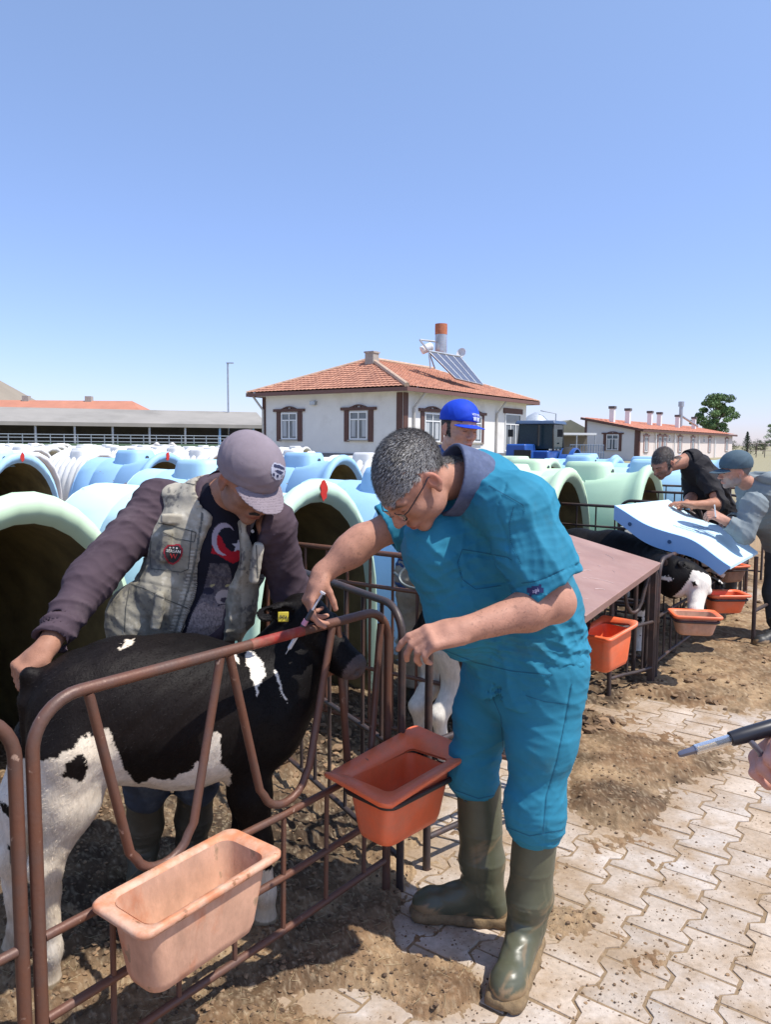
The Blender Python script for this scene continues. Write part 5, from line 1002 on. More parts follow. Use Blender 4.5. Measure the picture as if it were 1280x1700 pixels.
o, bv2, bf2 = surf('body', s, .0038, skinmat('skin_tan', SK2), mn, lambda p: head_col(p, hc2, H2, SK2, stub=.35, sc=1.0, hairline=hl2))
strands('hair', bv2, bf2, lambda fc: (lambda q: (np.abs(q) < [.10, .13, .14]).all(1) & (hl2(*q.T) > .5))((fc-hc2)@H2/1.0), 4000, .010, .0012, lambda p, n: np.tile(H2@V3((0, .2, -1)), (len(p), 1)), lambda p, r: np.tile([.018, .014, .012], (len(p), 1))*(.6+.8*r.random((len(p), 1))), MATS['hair'], mn, curl=.3, lift=.4)
mus = SDF(); T = lambda *q: hc2+H2@(V3(q)*1.0); mus.cone(T(-.022, .091, -.060), T(0, .101, -.054), .004, .0055, .004); mus.cone(T(.022, .091, -.060), T(0, .101, -.054), .004, .0055, .004); surf('moustache', mus, .002, mat('moustache', (.03, .022, .02), .8, bump=.8, bs=400), mn)
# dark mauve shirt: sleeves, shoulders and button strip
mauve = mat('mauve_cotton', (.072, .050, .062), .85, var=.14, vs=8, bump=.3, bs=380, bd=.0012, spec=.15, col2=(.12, .09, .10), c2=.62, c2s=7)
s = SDF(); s.chain([pel2+V3((0, 0, -.02)), wai2, che2, upc2], [.126, .124, .128, .100], .05, fl=(s2, 1.36)); s.cone(upc2, nb2+V3((0, 0, -.01)), .092, .070, .04)
s.chain([shR+V3((.04, 0, 0)), shR, elR, elR+(wrR-elR)*.93], [.075, .076, .066, .050], .04); s.chain([shL-V3((.03, 0, 0)), shL, elL, elL+(wrL-elL)*.85], [.070, .070, .062, .048], .04)
aRw = nrm(wrR-elR); aLw = nrm(wrL-elL); s.cut(elR+(wrR-elR)*.90, aRw, .004, .11); s.cut(elL+(wrL-elL)*.80, aLw, .004, .10)
cR = elR+(wrR-elR)*.90; cL = elL+(wrL-elL)*.80; s.cone(cR-aRw*.06, cR+aRw*.06, .040, .043, .003, 1); s.cone(cL-aLw*.05, cL+aLw*.06, .040, .041, .003, 1)
opn = lambda p: ((p-che2)@s2)
nfr = che2+f2_*.15
s.box(nfr+s2*.035+V3((0, 0, .0)), (.078, .10, .34), np.stack([s2, f2_, V3((0, 0, 1))], 1)@frame(z=(.18, 0, 1)), .02, .006, 1)       # open front
s.cut((0, 0, .84), (0, 0, -1))
def d2(p):
    t1 = np.linalg.norm(np.cross(p-shR, nrm(elR-shR)), axis=1); cuff = np.exp(-(((p-cR)@aRw+.075)/.003)**2)*(np.linalg.norm(p-cR, axis=1) < .13)
    return .004*sn(p, 16, 1)+.0095*folds(p, nrm(elR-shR+V3((.15, 0, -.1))), 50, 1, 1.5)*(p[:, 0] < shR[0]+.03)+.0065*folds(p, nrm(elL-shL+V3((.3, 0, 0))), 60, 3, 1.2)*(p[:, 0] > shL[0]-.03)+.003*folds(p, (.3, .2, .8), 40, 2)-.003*cuff
s.disp = d2; surf('shirt', s, .0044, mauve, mn)
s = SDF(); cax2 = nrm(hc2-nb2+V3((0, 0, .05))); ccc = nb2+cax2*.005-f2_*.02; s.cone(ccc-cax2*.04, ccc+cax2*.035, .092, .080, .01, fl=(s2, 1.1)); s.cut(ccc+cax2*.03, cax2, .003); s.cone(ccc-cax2*.06, ccc+cax2*.09, .083, .073, .004, 1, fl=(s2, 1.1)); s.cut(ccc+f2_*.045, f2_, .004); s.disp = lambda p: .0025*sn(p, 40, 2); surf('shirt_collar', s, .0038, mauve, mn)
# printed t-shirt: the print is a pattern in the cloth
s = SDF(); s.chain([pel2+V3((0, 0, -.02)), wai2, che2, upc2], [.121, .119, .124, .096], .05, fl=(s2, 1.34)); s.cone(upc2, nb2, .088, .066, .04); s.cone(upc2, nb2+cax2*.07, .07, .066, .004, 1); s.cut(nb2+cax2*.018, nrm(cax2+f2_*-.35), .003, .2); s.cut((0, 0, .86), (0, 0, -1)); s.cut(che2-f2_*.04, -f2_, .01)
s.disp = lambda p: .003*sn(p, 16, 2)+.003*folds(p, (.3, 0, 1), 38, 1)
star = [(395+(11 if k % 2 == 0 else 4.6)*math.sin(k*math.pi/5+.05), 907-(12 if k % 2 == 0 else 5)*math.cos(k*math.pi/5+.05)) for k in range(10)]
def tcol(p):
    px, py = proj(p); c = np.tile([.012, .012, .020], (len(p), 1)); n = fbm(px/5, py/5, 4, 3); n2 = fbm(px/1.6, py/2.2, 3, 8)
    def st(m, cc): c[m] = np.broadcast_to(cc, (len(p), 3))[m]
    sw = inpoly(px+3*n, py+3*n, [(349, 918), (356, 885), (366, 890), (374, 908), (384, 916), (400, 914), (401, 928), (388, 937), (372, 928), (362, 921)]); st(sw, [.34, .012, .022])
    cr = (((px-371)/20)**2+((py-895)/27)**2 < 1) & ~(((px-376.5)/17)**2+((py-898)/22.5)**2 < 1) & (px < 392); st(cr, [.34, .30, .36]); st(inpoly(px, py, star), [.42, .40, .44])
    wolf = inpoly(px, py, [(336, 985), (345, 950), (350, 925), (362, 938), (372, 926), (382, 945), (387, 975), (392, 1008), (396, 1075), (300, 1075), (318, 1020)])
    g = np.clip(.35+.9*n+.8*n2, 0, 1)[:, None]; fur = np.array([.10, .09, .11])*(1-g)+np.array([.24, .21, .22])*g; k = wolf & (py > 935); c[k] = fur[k]*(.45+.55*np.clip((py[k]-935)/70, 0, 1))[:, None]
    low = wolf & (py > 1003+5*n*3); c[low] = (np.array([.26, .21, .20])*(.6+.9*np.clip(.5+n2, 0, 1)[:, None]))[low]
    muz = (((px-372)/15)**2+((py-992)/13)**2 < 1) & wolf; st(muz, [.40, .34, .33]); st((((px-372)/6.5)**2+((py-996)/4.5)**2 < 1), [.06, .05, .07]); st((np.abs(py-(1003+.02*(px-372)**2)) < 1.2) & (np.abs(px-372) < 11), [.05, .04, .05])
    for ex in (352, 377): st((((px-ex)/4)**2+((py-972+.3*(px-ex))/2)**2 < 1), [.42, .38, .20])
    st((((px-345)/10)**2+((py-981)/6)**2 < 1) & wolf, [.03, .03, .05]); return c
ts_, tvv, tff = surf('t_shirt', s, .0030, mat('printed_cotton', (.02, .02, .02), .85, attr=True, var=.08, vs=30, bump=.2, bs=400, bd=.001, spec=.15), mn, tcol)
# vest
s = SDF(); Rv = np.stack([s2, f2_, V3((0, 0, 1))], 1)
s.chain([pel2+V3((-.02, 0, .015)), wai2, che2, upc2], [.150, .142, .143, .108], .05, fl=(s2, 1.42)); s.ell(shR+V3((.055, 0, .03)), (.055, .085, .04), None, .05); s.ell(shL+V3((-.055, 0, .03)), (.05, .08, .04), None, .05)
s.ell(P(215, 1035, 2.36), (.075, .08, .11), None, .07); s.ell(P(262, 985, 2.33), (.060, .05, .07), None, .05)
for px, py, Y, w_, h_ in ((275, 905, 2.335, .046, .050), (262, 1010, 2.30, .052, .060), (425, 935, 2.31, .026, .065)): s.box(P(px, py, Y), (w_, .016, h_), Rv@frame(z=(.16, 0, 1)), .010, .006)
s.box(P(290, 862, 2.335), (.045, .018, .016), Rv@frame(z=(.1, 0, 1), y=(.15, 1, 0)), .007, .005)
# arm holes and front opening
s.cone(shR-V3((.01, 0, 0))*1, shR+nrm(elR-shR)*.35, .092, .10, .008, 1); s.cone(shL, shL+nrm(elL-shL)*.35, .082, .09, .008, 1); s.cone(upc2, nb2+cax2*.10, .085, .115, .01, 1, fl=(s2, 1.1))
ow = [P(372, 800, 2.26), P(376, 880, 2.24), P(366, 960, 2.24), P(340, 1080, 2.24)]
for i in range(3): s.cone(ow[i]+f2_*.02, ow[i+1]+f2_*.02, (.072, .082, .094)[i], (.082, .094, .105)[i], .006, 1, fl=(f2_, 1.9))
s.cut((0, 0, .855), (.05, 0, -1)); s.cone(pel2-V3((0, 0, .2)), wai2, .135, .130, .004, 1, fl=(s2, 1.36))
def d3(p):
    px, py = proj(p); low = np.clip((py-930)/80, 0, 1); zip_ = np.exp(-((px-np.interp(py, [800, 880, 1050], [332, 326, 290]))/9)**2)
    return .004*sn(p, 18, 2)+.0055*folds(p, (1, .1, .35), 42, 2, 1.1)*(.3+.7*low)+.003*folds(p, (.3, .1, .9), 60, 1)+.0012*zip_*np.sin(py*.9)-.003*np.exp(-((py-(962+.22*(px-215)))/1.8)**2)*(px < 300)
s.disp = d3
def vecol(p):
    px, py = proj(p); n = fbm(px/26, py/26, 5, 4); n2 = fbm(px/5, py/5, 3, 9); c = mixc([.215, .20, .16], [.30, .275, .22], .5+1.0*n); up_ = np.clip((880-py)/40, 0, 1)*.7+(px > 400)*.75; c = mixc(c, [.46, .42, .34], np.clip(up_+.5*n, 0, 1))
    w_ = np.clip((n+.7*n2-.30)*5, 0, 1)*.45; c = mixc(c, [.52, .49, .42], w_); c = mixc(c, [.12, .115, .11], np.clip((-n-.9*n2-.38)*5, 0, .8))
    e = np.abs(px-np.interp(py, [860, 960, 1060], [335, 318, 286])); c = mixc(c, [.11, .11, .10], ((e < 1.6)*1.)*(py > 850)); c = mixc(c, [.55, .52, .45], ((e > 3) & (e < 10))*.5*(np.sin(py*1.1) > .1)*(py > 915)); return c
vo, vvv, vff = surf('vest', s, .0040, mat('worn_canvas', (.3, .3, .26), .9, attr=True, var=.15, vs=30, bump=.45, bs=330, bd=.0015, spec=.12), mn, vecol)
bvV = bvh_of(vvv, vff); sk_ = mat('vest_seam', (.07, .07, .062), .9, bump=0); zp_ = mat('zip_teeth', (.46, .44, .40), .6, bump=0)
for nm, pts in (('pocket_seam', [(252, 872), (248, 920), (250, 944), (300, 950), (312, 945), (318, 880)]), ('pocket_flap_seam', [(262, 868), (290, 874), (325, 884), (322, 900), (292, 894), (270, 884)]), ('panel_seam', [(212, 968), (240, 978), (275, 995), (312, 1010)]), ('pocket_seam', [(214, 975), (208, 1010), (206, 1050)]), ('shoulder_seam', [(285, 792), (300, 800), (330, 806)]), ('pocket_seam', [(425, 905), (428, 960), (446, 962)])): decal_line(nm, pts, 1.5, sk_, vo, bvV, .0015)
decal_line('zip', [(338, 930), (326, 975), (312, 1010), (296, 1050)], 4.2, zp_, vo, bvV, .0015, dash=2, step=1.7); decal_line('zip_edge', [(342, 930), (330, 975), (316, 1012), (300, 1050)], 1.4, mat('zip_dark', (.03, .03, .03), .6, bump=0), vo, bvV, .0017)
shield = [(286, 904), (298, 903), (303, 911), (302, 922), (296, 932), (287, 938), (279, 935), (272, 924), (271, 912), (277, 905)]
a_, f_ = grid2d(shield, 26); bo = decal('badge', a_, f_, mat('badge_red', (.32, .015, .03), .7, bump=0), vo, bvV, .0035)
sc_ = [(287+(x-287)*.84, 919.5+(y-919.5)*.84) for x, y in shield]; a_, f_ = grid2d(sc_, 26); decal('badge_field', a_, f_, mat('badge_black', (.012, .012, .016), .7, bump=0), vo, bvV, .0052)
wt_m = mat('badge_white', (.62, .60, .58), .7, bump=0); v2, f2 = font2d('SERSAN', 287.5, 915.3, 5.2, .10, .05); decal('badge_text', v2, f2, wt_m, vo, bvV, .0068)
v2, f2 = font2d('W', 287.5, 924, 8.6, .08, .06); decal('badge_letter', v2, f2, mat('badge_red_bright', (.50, .03, .03), .7, bump=0), vo, bvV, .0068)
for k in (-1, 0, 1): a_, f_ = grid2d([(287.5+k*5.5+1.5*math.cos(t), 909.4+abs(k)*.3+k*.5+1.5*math.sin(t)) for t in np.linspace(0, 6.28, 8)], 7); decal('badge_dot', a_, f_, wt_m, vo, bvV, .0068)
# shirt placket with pale buttons, mesh lining and zip on the left front
bvT = bvh_of(tvv, tff)
plk = [(404, 850), (416, 872), (414, 905), (408, 940), (404, 990), (398, 1060), (386, 1060), (395, 990), (398, 940), (402, 900), (398, 868)]; a_, f_ = grid2d(plk, 44); decal('shirt_placket', a_, f_, mauve, mn, bvT, .012)
bb = MB()
for x, y in ((419, 882), (411, 917), (399, 953)):
    p = P(x, y, 2.27); h = bvT.ray_cast(Vector(CAMP), Vector(p-CAMP).normalized()); q = np.array(h[0])-nrm(p-CAMP)*.016 if h[0] is not None else p; b1 = MB(); b1.lathe([(.002, .003), (.0055, .003), (.0055, 0), (.002, 0)], q, 12, frame(z=CAMP-q)); b1.build('button', mat('button_pearl', (.6, .58, .55), .3, bump=0), mn, True)
# jeans and boots
s = SDF(); s.chain([pel2+V3((0, 0, .02)), pel2-V3((0, 0, .08))], [.125, .125], .05, fl=(s2, 1.3)); bR, bL = kR+(aR-kR)*.12, kL+(aL-kL)*.12
s.chain([hR, kR, bR-V3((0, 0, .06))], [.100, .080, .074], .05); s.chain([hL2, kL, bL-V3((0, 0, .06))], [.100, .080, .074], .05); s.disp = lambda p: .006*folds(p, (.1, .1, 1), 55, 1)
surf('jeans', s, .006, mat('blue_jeans', (.045, .06, .09), .85, var=.3, vs=14, bump=.4, bs=300, col2=(.11, .14, .18), c2=.58, c2s=9), mn)
dbm = mat('dark_boot_rubber', (.05, .05, .045), .5, attr=True, var=.2, vs=16, bump=.15, bs=90)
boot(mn, aR, fR+f2_*.2, bR-V3((0, 0, .02)), dbm, mudamt=2.2, col=(.095, .085, .06)); boot(mn, aL, fL_+f2_*.2, bL-V3((0, 0, .02)), dbm, mudamt=2.2, col=(.065, .06, .045))
# caps
def cap(parent, c, R, sc, m, visor_m=None, name='cap', bend=3.2, vlen=.085, vtilt=-.28, badge=None, deep=0., flat=0.):
    s = SDF(); T = lambda *q: V3(c)+R@(V3(q)*sc); s.ell(T(0, -.012, .052), V3((.088, .107, .086+flat))*sc, R, .02); s.cone(T(0, -.01, .02), T(0, -.012, .05), .082*sc, .084*sc, .03, fl=(R[:, 1], 1.2)); s.cut(T(0, 0, .018-deep), R@nrm(V3((0, .10, -1))), .003)
    s.ell(T(0, -.010, .020), V3((.079, .098, .080))*sc, R, .003, 1); q0 = V3(c)
    def disp(p):
        q = (p-q0)@R/sc; an = np.arctan2(q[:, 0], q[:, 1]+.012); d = -.0016*np.exp(-((np.abs(np.sin(3*an))/.035)**2))*(q[:, 2] > .03)+.0035*sn(p, 28, 3)+.0035*folds(p, R@V3((.2, .5, 1)), 50, 2)*(q[:, 2] < .10)-.0015*np.exp(-((q[:, 2]-.035-.1*q[:, 1])/.002)**2); return d
    s.disp = disp; o, v, f = surf(name, s, .0036, m, parent)
    vs = SDF(); a0 = math.sin(vtilt); c0 = math.cos(vtilt)
    def vf(p):
        q = (p-q0)@R/sc; x, y, z = q.T; y = y-.070; z = z-.030; yy = y*c0+z*a0; zz = -y*a0+z*c0; zz = zz+bend*x*x
        e = np.sqrt((x/.083)**2+((yy+.02)/(vlen+.02))**2)-1; e = e*.07; return np.maximum(np.maximum(e, np.abs(zz)-.0022), -(yy+.012))*sc*.8
    vs.add(vf, T(0, .09, .02), .13*sc, .004); vs.disp = lambda p: -.0006*(np.sin((np.linalg.norm(((p-q0)@R/sc)[:, :2], axis=1))*900) > .6); surf('visor', vs, .0026, visor_m or m, o)
    b = MB(); b.lathe([(.001, .004), (.006, .003), (.007, 0)], T(0, -.012, .137+flat), 10, R); b.build('cap_button', m, o, True); return o, v, f
c2o, cv, cf = cap(mn, hc2, H2, 1.03, mat('mauve_cap', (.24, .20, .225), .85, var=.12, vs=20, bump=.3, bs=400, bd=.0012, spec=.15), deep=.008, vtilt=-.40, vlen=.095)
bvC = bvh_of(cv, cf); out_ = [(454.0, 768), (464.0, 770), (474.0, 776), (474.0, 784), (467.0, 796), (458.0, 797), (451.0, 790), (450.0, 777)]
a_, f_ = grid2d(out_, 18); decal('cap_badge', a_, f_, mat('badge_silver', (.40, .41, .50), .6, bump=0), c2o, bvC, .002)
for k, pl in enumerate(([(455.0, 770.5), (464.0, 772), (472.0, 777), (471.5, 780.5), (462.0, 777), (454.5, 775)], [(456.0, 781), (462.0, 780), (470.0, 784), (467.0, 788), (461.0, 785)], [(453.0, 785), (456.0, 786), (456.0, 791), (453.0, 789)], [(459.0, 788), (463.0, 788), (462.0, 793), (459.0, 792)], [(467.0, 790), (470.0, 788), (466.0, 794)])): a_, f_ = grid2d(pl, 10); decal('cap_badge_mark', a_, f_, mat('badge_navy', (.02, .025, .07), .7, bump=0), c2o, bvC, .0035)
# ------------------------------------------------------------------ calves
coatm = mat('calf_coat', (.02, .02, .02), .55, attr=True, var=.2, vs=60, bump=.6, bs=150, bd=.003, stretch=(1, 1, .35), spec=.12); furm = mat('calf_fur', (.02, .02, .02), .7, attr=True, var=0, bump=0, spec=.10)
BK = V3((.0065, .0055, .0055)); WH = V3((.74, .69, .61))
def calf_sdf(spine, rad, neck, head, legs, side, tail):
    s = SDF(); s.chain(spine, rad, .09, fl=(V3((0, 0, 1)), 1.16)); s.chain([spine[-1]]+neck, [rad[-1]*.80, .105, .085], .09, fl=(V3((0, 0, 1)), 1.15))
    for L in legs:
        pts, r = L; s.chain(pts, r, .035); hf = pts[-1]; s.cone(hf+V3((0, 0, .035)), hf+V3((0, 0, .012)), r[-1]*1.05, r[-1]*1.35, .01)
    ks = head[3] if len(head) > 3 else 1.; pol, muz, hup_ = head[:3]; ax = nrm(muz-pol); L = np.linalg.norm(muz-pol); R = frame(y=None, x=ax) if False else None
    z = V3(hup_)-(V3(hup_)@ax)*ax; z = nrm(z); R = np.stack([np.cross(ax, z), ax, z], 1); T = lambda x, y, zz: pol+R@V3((x, y, zz)); k = L/.27*ks
    s.ell(T(0, .03*k, -.015), V3((.068, .085, .072))*k, R, .03); s.cone(T(0, .06*k, -.02), T(0, .22*k, -.045), .060*k, .042*k, .03); s.ell(T(0, .235*k, -.045), V3((.046, .042, .040))*k, R, .02); s.cone(T(0, .05*k, -.07*k), T(0, .20*k, -.075*k), .035*k, .024*k, .03)
    for q in (-1, 1):
        s.ell(T(q*.052*k, .085*k, .012*k), V3((.020, .024, .018))*k, R, .012); s.ell(T(q*.060*k, .09*k, .012*k), V3((.010, .013, .011))*k, R, .003)
        s.ell(T(q*.022*k, .268*k, -.035*k), V3((.009, .010, .008))*k, R, .004, 1); e = T(q*.125*k, -.015*k, .005*k); RE = np.stack([nrm(e-T(q*.05*k, 0, .02*k)), R[:, 1], R[:, 2]], 1); s.ell(e, V3((.068, .034, .010))*k, RE, .012); s.ell(e+R[:, 1]*.007, V3((.052, .024, .006))*k, RE, .004, 1)
    if len(head) > 3: s.ell(P(478, 1016, 2.31), (.062, .016, .034), np.stack([nrm((-1, -.2, -.15)), nrm((-.2, 1, 0)), V3((0, 0, 1))], 1), .015); s.ell(P(470, 1020, 2.295), (.040, .010, .022), np.stack([nrm((-1, -.2, -.15)), nrm((-.2, 1, 0)), V3((0, 0, 1))], 1), .005, 1)
    if tail: s.chain(tail, [.028, .02, .015, .012], .02)
    return s, R, T, k
def make_calf(base, label, args, colf, vox, nfur, disp=.003, seed=0):
    t = empty('calf', (base[0], base[1], 0), label, 'calf'); s, R, T, k = calf_sdf(*args); s.disp = lambda p: disp*sn(p, 30, 1)+disp*.6*sn(p, 90, 2)
    v, f = s.mesh(vox); v = relax(v, f, 1); c = colf(v, R, T, k); mkobj('body', v, f, coatm, t, True, 180, c)
    if nfur:
        def fc(p, r): cc = colf(p, R, T, k); g_ = r.random((len(p), 1)); return cc*(.6+.8*g_)+.020*(g_ > .82)  # some strands paler: the coat's sheen painted into their colour
        ax = nrm(args[0][0]-args[0][-1]); zz = lambda p: np.clip((args[0][1][2]-.22-p[:, 2])*6, 0, 1)[:, None]
        strands('coat', v, f, lambda q: q[:, 2] > .10, nfur, .013, .0011, lambda p, n: ax*(1-zz(p))+V3((0, 0, -1))*(.5+zz(p)), fc, furm, t, curl=.20, lift=.18, seed=seed)
    return t, R, T, k, v, f
spine = [P(98, 1185, 2.03), P(190, 1168, 2.10), P(310, 1172, 2.20), P(425, 1172, 2.30)]; rad = [.135, .160, .178, .158]
spine = [P(128, 1178, 2.03), P(205, 1176, 2.10), P(310, 1180, 2.20), P(425, 1178, 2.30)]
neck = [P(478, 1110, 2.36), P(500, 1055, 2.38)]; head = (P(498, 1010, 2.36), P(584, 1078, 2.27), V3((.45, -.25, .85)), 1.28)
lg = [([P(124, 1240, 1.97), P(108, 1330, 1.96), P(74, 1440, 1.93), P(84, 1575, 1.97), P(80, 1650, 1.99)], [.115, .085, .040, .026, .030]),
      ([P(84, 1230, 2.12), P(50, 1320, 2.10), P(18, 1420, 2.08), P(30, 1540, 2.12), P(24, 1605, 2.13)], [.105, .078, .038, .025, .029]),
      ([P(408, 1235, 2.24), P(415, 1320, 2.24), P(428, 1400, 2.25), P(440, 1480, 2.27), P(440, 1535, 2.275)], [.085, .062, .042, .028, .031]),
      ([P(432, 1230, 2.42), P(410, 1320, 2.44), P(404, 1390, 2.45), P(398, 1450, 2.46), P(396, 1490, 2.47)], [.075, .055, .040, .028, .031])]
for pts, r in lg: pts[-1][2] = .02
udder = P(205, 1330, 2.10)
WP = [[(-60, 1235), (20, 1255), (62, 1263), (100, 1253), (130, 1235), (146, 1220), (178, 1208), (186, 1225), (196, 1248), (206, 1275), (222, 1298), (250, 1294), (288, 1290), (318, 1276), (340, 1250), (350, 1222), (360, 1214), (370, 1222), (368, 1245), (362, 1262), (382, 1283), (380, 1300), (300, 1330), (230, 1400), (150, 1560), (120, 1750), (-100, 1800)],
      [(405, 1078), (418, 1080), (440, 1104), (432, 1130), (426, 1160), (420, 1130), (410, 1100)], [(192, 1078), (208, 1062), (226, 1060), (212, 1072)], [(112, 1060), (122, 1055), (134, 1060), (124, 1064)], [(452, 1110), (458, 1112), (476, 1160), (478, 1170), (466, 1145)], [(380, 1078), (392, 1084), (394, 1100), (386, 1092)]]
BP = [[(118, 1255), (138, 1252), (146, 1275), (138, 1298), (120, 1294), (102, 1290), (112, 1275)], [(0, 1330), (14, 1335), (18, 1365), (6, 1350)], [(8, 1400), (20, 1405), (26, 1450), (14, 1430)]]
def c1col(p, R, T, k):
    px, py = proj(p); n = fbm(px/12, py/22, 3, 2)*9; x = px+n; y = py+n*.8; m = np.zeros(len(p), bool)
    for w_ in WP: m |= inpoly(x, y, w_)
    for w_ in BP: m &= ~inpoly(x, y, w_)
    m |= (px > 330) & (p[:, 2] < .22+.01*n/5); c = np.where(m[:, None], WH, BK); br = np.clip(.5+fbm(p[:, 0]*6, p[:, 2]*6, 3, 4)*2, 0, 1)[:, None]; c = np.where(m[:, None], c*(1-.25*br*V3((.3, .6, 1))), c*(1+.5*br*V3((1, .6, .4))))
    q = (p-T(0, 0, 0))@R/k; nose = ((np.abs(q[:, 0]) < .05) & (q[:, 1] > .238) & (np.abs(q[:, 2]+.045) < .06)); c = np.where(nose[:, None], [.10, .075, .07], c); hoof = p[:, 2] < .045; c = np.where(hoof[:, None], [.10, .085, .06], c)
    mud = np.clip((.20-p[:, 2]+.1*n/10)*4, 0, .55)[:, None]; return c*(1-mud)+V3((.32, .24, .15))*mud
tail = [P(70, 1125, 2.0), P(48, 1122, 1.98), P(40, 1165, 1.97), P(42, 1240, 1.98)]
ct, Rc, Tc, kc, cvv, cff = make_calf(P(250, 1500, 2.1), 'black and white calf held in the near pen behind the rusty panel', (spine, rad, neck, head, lg, None, tail), c1col, .0052, 60000)
b = MB()
for k in range(1): pass
# ear tags
yt = mat('yellow_tag', (.50, .40, .03), .5, bump=0)
def eartag(c, d, w_, parent_label): pass
tg = empty('ear_tag', P(473, 1022, 2.27), 'yellow ear tag on the near ear of the calf beside the gloveless hand', 'ear tag') if False else None
R_t = frame(z=nrm(CAMP-P(473, 1022, 2.27)), y=(0, 0, 1)); m_ = MB(); m_.box(P(470, 1024, 2.272), (.034, .032, .003), R_t, (.9, .9)); tgo = m_.build('ear_tag', yt, ct, True, bevel=.002)
bv_t = bvh_of(*[np.array(x) for x in (m_.v[0], [list(q) for q in m_.f])]); v2, f2 = font2d('8041', 472, 1025, 6.5, .1, .04); decal('tag_number', v2, f2, mat('tag_ink', (.03, .03, .03), .7, bump=0), tgo, bv_t, .0025)
m_ = SDF(); m_.ell(P(480, 1018, 2.40), (.055, .022, .034), frame(x=(-1, -.2, -.25)), .01); m_.ell(P(478, 1022, 2.385), (.040, .010, .022), frame(x=(-1, -.2, -.25)), .006, 1); 
# syringe in the vet's right hand
sy = empty('syringe', P(500, 1040, 2.16), 'slim syringe in the hand of the man in teal, needle down over the rail', 'syringe'); pa, pb_ = P(536, 984, 2.16), P(474, 1086, 2.16); dd_ = nrm(pb_-pa); L_ = np.linalg.norm(pb_-pa)
m_ = MB(); m_.tube([pa+dd_*L_*.28, pa+dd_*L_*.62], .0075, 14); m_.build('barrel', mat('dark_barrel', (.03, .03, .04), .3, bump=0), sy, True); m_ = MB(); m_.tube([pa, pa+dd_*L_*.30], .0032, 10).tube([pa-dd_*.002, pa+dd_*.003], .009, 12); m_.build('plunger', mat('clear_grey', (.5, .5, .55), .2, bump=0), sy, True)
m_ = MB(); m_.tube([pa+dd_*L_*.62, pa+dd_*L_*.90], .0062, 12).tube([pa+dd_*L_*.90, pa+dd_*L_*.93], [.006, .002], 12); m_.build('sleeve', mat('clear_plastic', (.55, .58, .62), .12, bump=0, spec=.8), sy, True); m_ = MB(); m_.tube([pa+dd_*L_*.93, pb_], .0011, 6); m_.build('needle', metalg, sy, True)
m_ = MB(); m_.tube([pa+dd_*L_*.44, pa+dd_*L_*.52], .0085, 14); m_.build('collar_band', mat('pink_band', (.55, .25, .35), .5, bump=0), sy, True)
# calf 3 under the boards, calf 2 behind the vet
def c3col(p, R, T, k):
    n = fbm(p[:, 0]*14, p[:, 2]*14, 4, 7); q = (p-T(0, 0, 0))@R/k; face = (np.abs(q[:, 0]) < .10) & (q[:, 1] > .015+.03*n) & (q[:, 1] < .32) & (np.abs(q[:, 2]) < .14); m = face | (p[:, 2] < .36+.12*n) & ~((p[:, 2] > .14) & (p[:, 2] < .30) & (n > .12)) | (n > .42) & (p[:, 2] < .7)
    c = np.where(m[:, None], WH, BK); nose = (np.abs(q[:, 0]) < .05) & (q[:, 1] > .255); c = np.where(nose[:, None], [.25, .16, .14], c); ey = (np.abs(np.abs(q[:, 0])-.066) < .012) & (np.abs(q[:, 1]-.09) < .014) & (np.abs(q[:, 2]-.012) < .012); c = np.where(ey[:, None], [.02, .015, .01], c); hoof = p[:, 2] < .04; return np.where(hoof[:, None], [.10, .08, .06], c)
def calf_at(front, back, neckp, pol, muz, hup_, h=.70, w_=.15, sc=1.):
    front, back = V3(front), V3(back); d = nrm(front-back); sd = np.cross(d, [0, 0, 1]); sp = [back+V3((0, 0, h)), back+(front-back)*.35+V3((0, 0, h)), back+(front-back)*.7+V3((0, 0, h)), front+V3((0, 0, h))]
    lg_ = []
    for q in (-1, 1):
        a = front+sd*q*.075; lg_.append(([a+V3((0, 0, h-.10)), a+V3((0, 0, h*.55)), a+V3((0, 0, h*.38))+d*.02, a+V3((0, 0, .09)), a+V3((0, 0, .02))+d*.01], [.075, .052, .040, .027, .031]))
        a = back+sd*q*.075; lg_.append(([a+V3((0, 0, h-.06)), a+V3((0, 0, h*.62))+d*.04, a+V3((0, 0, h*.42))-d*.09, a+V3((0, 0, .09))-d*.05, a+V3((0, 0, .02))-d*.04], [.105, .075, .038, .026, .030]))
    return (sp, [w_*.9, w_*1.05, w_*1.1, w_], [V3(neckp)], (V3(pol), V3(muz), V3(hup_)), lg_, None, None)
_o = calf_sdf
def calf_sdf(spine, rad, neck, head, legs, side, tail):
    if len(neck) == 1: neck = [neck[0], neck[0]*.4+head[0]*.6]
    return _o(spine, rad, neck, head, legs, side, tail)
fr3 = G(1066, 1086)+V3((0, .05, 0)); make_calf(fr3, 'black calf with white face feeding from the pale orange bucket under the boards', calf_at(fr3, fr3+V3((-.62, .46, 0)), P(1120, 958, 5.05), P(1165, 958, 4.98), P(1164, 1018, 4.80), V3((.35, -.9, .35)), h=.68, w_=.16), c3col, .0075, 0)
b2 = V3((.22, 3.50, 0)); make_calf(b2, 'spotted calf mostly hidden behind the man in teal, one white hind leg showing', calf_at(b2+V3((.70, .55, 0)), b2+V3((.06, .05, 0)), b2+V3((.80, .62, .55)), b2+V3((.84, .66, .52)), b2+V3((.92, .62, .30)), V3((0, 0, 1)), h=.66, w_=.14), lambda p, R, T, k: np.where(((p[:, 2] < .60+.08*fbm(p[:, 0]*14, p[:, 2]*14, 3, 7)) & (p[:, 0] < .42) & (p[:, 2] > .05))[:, None], WH*.9, BK), .0085, 0)
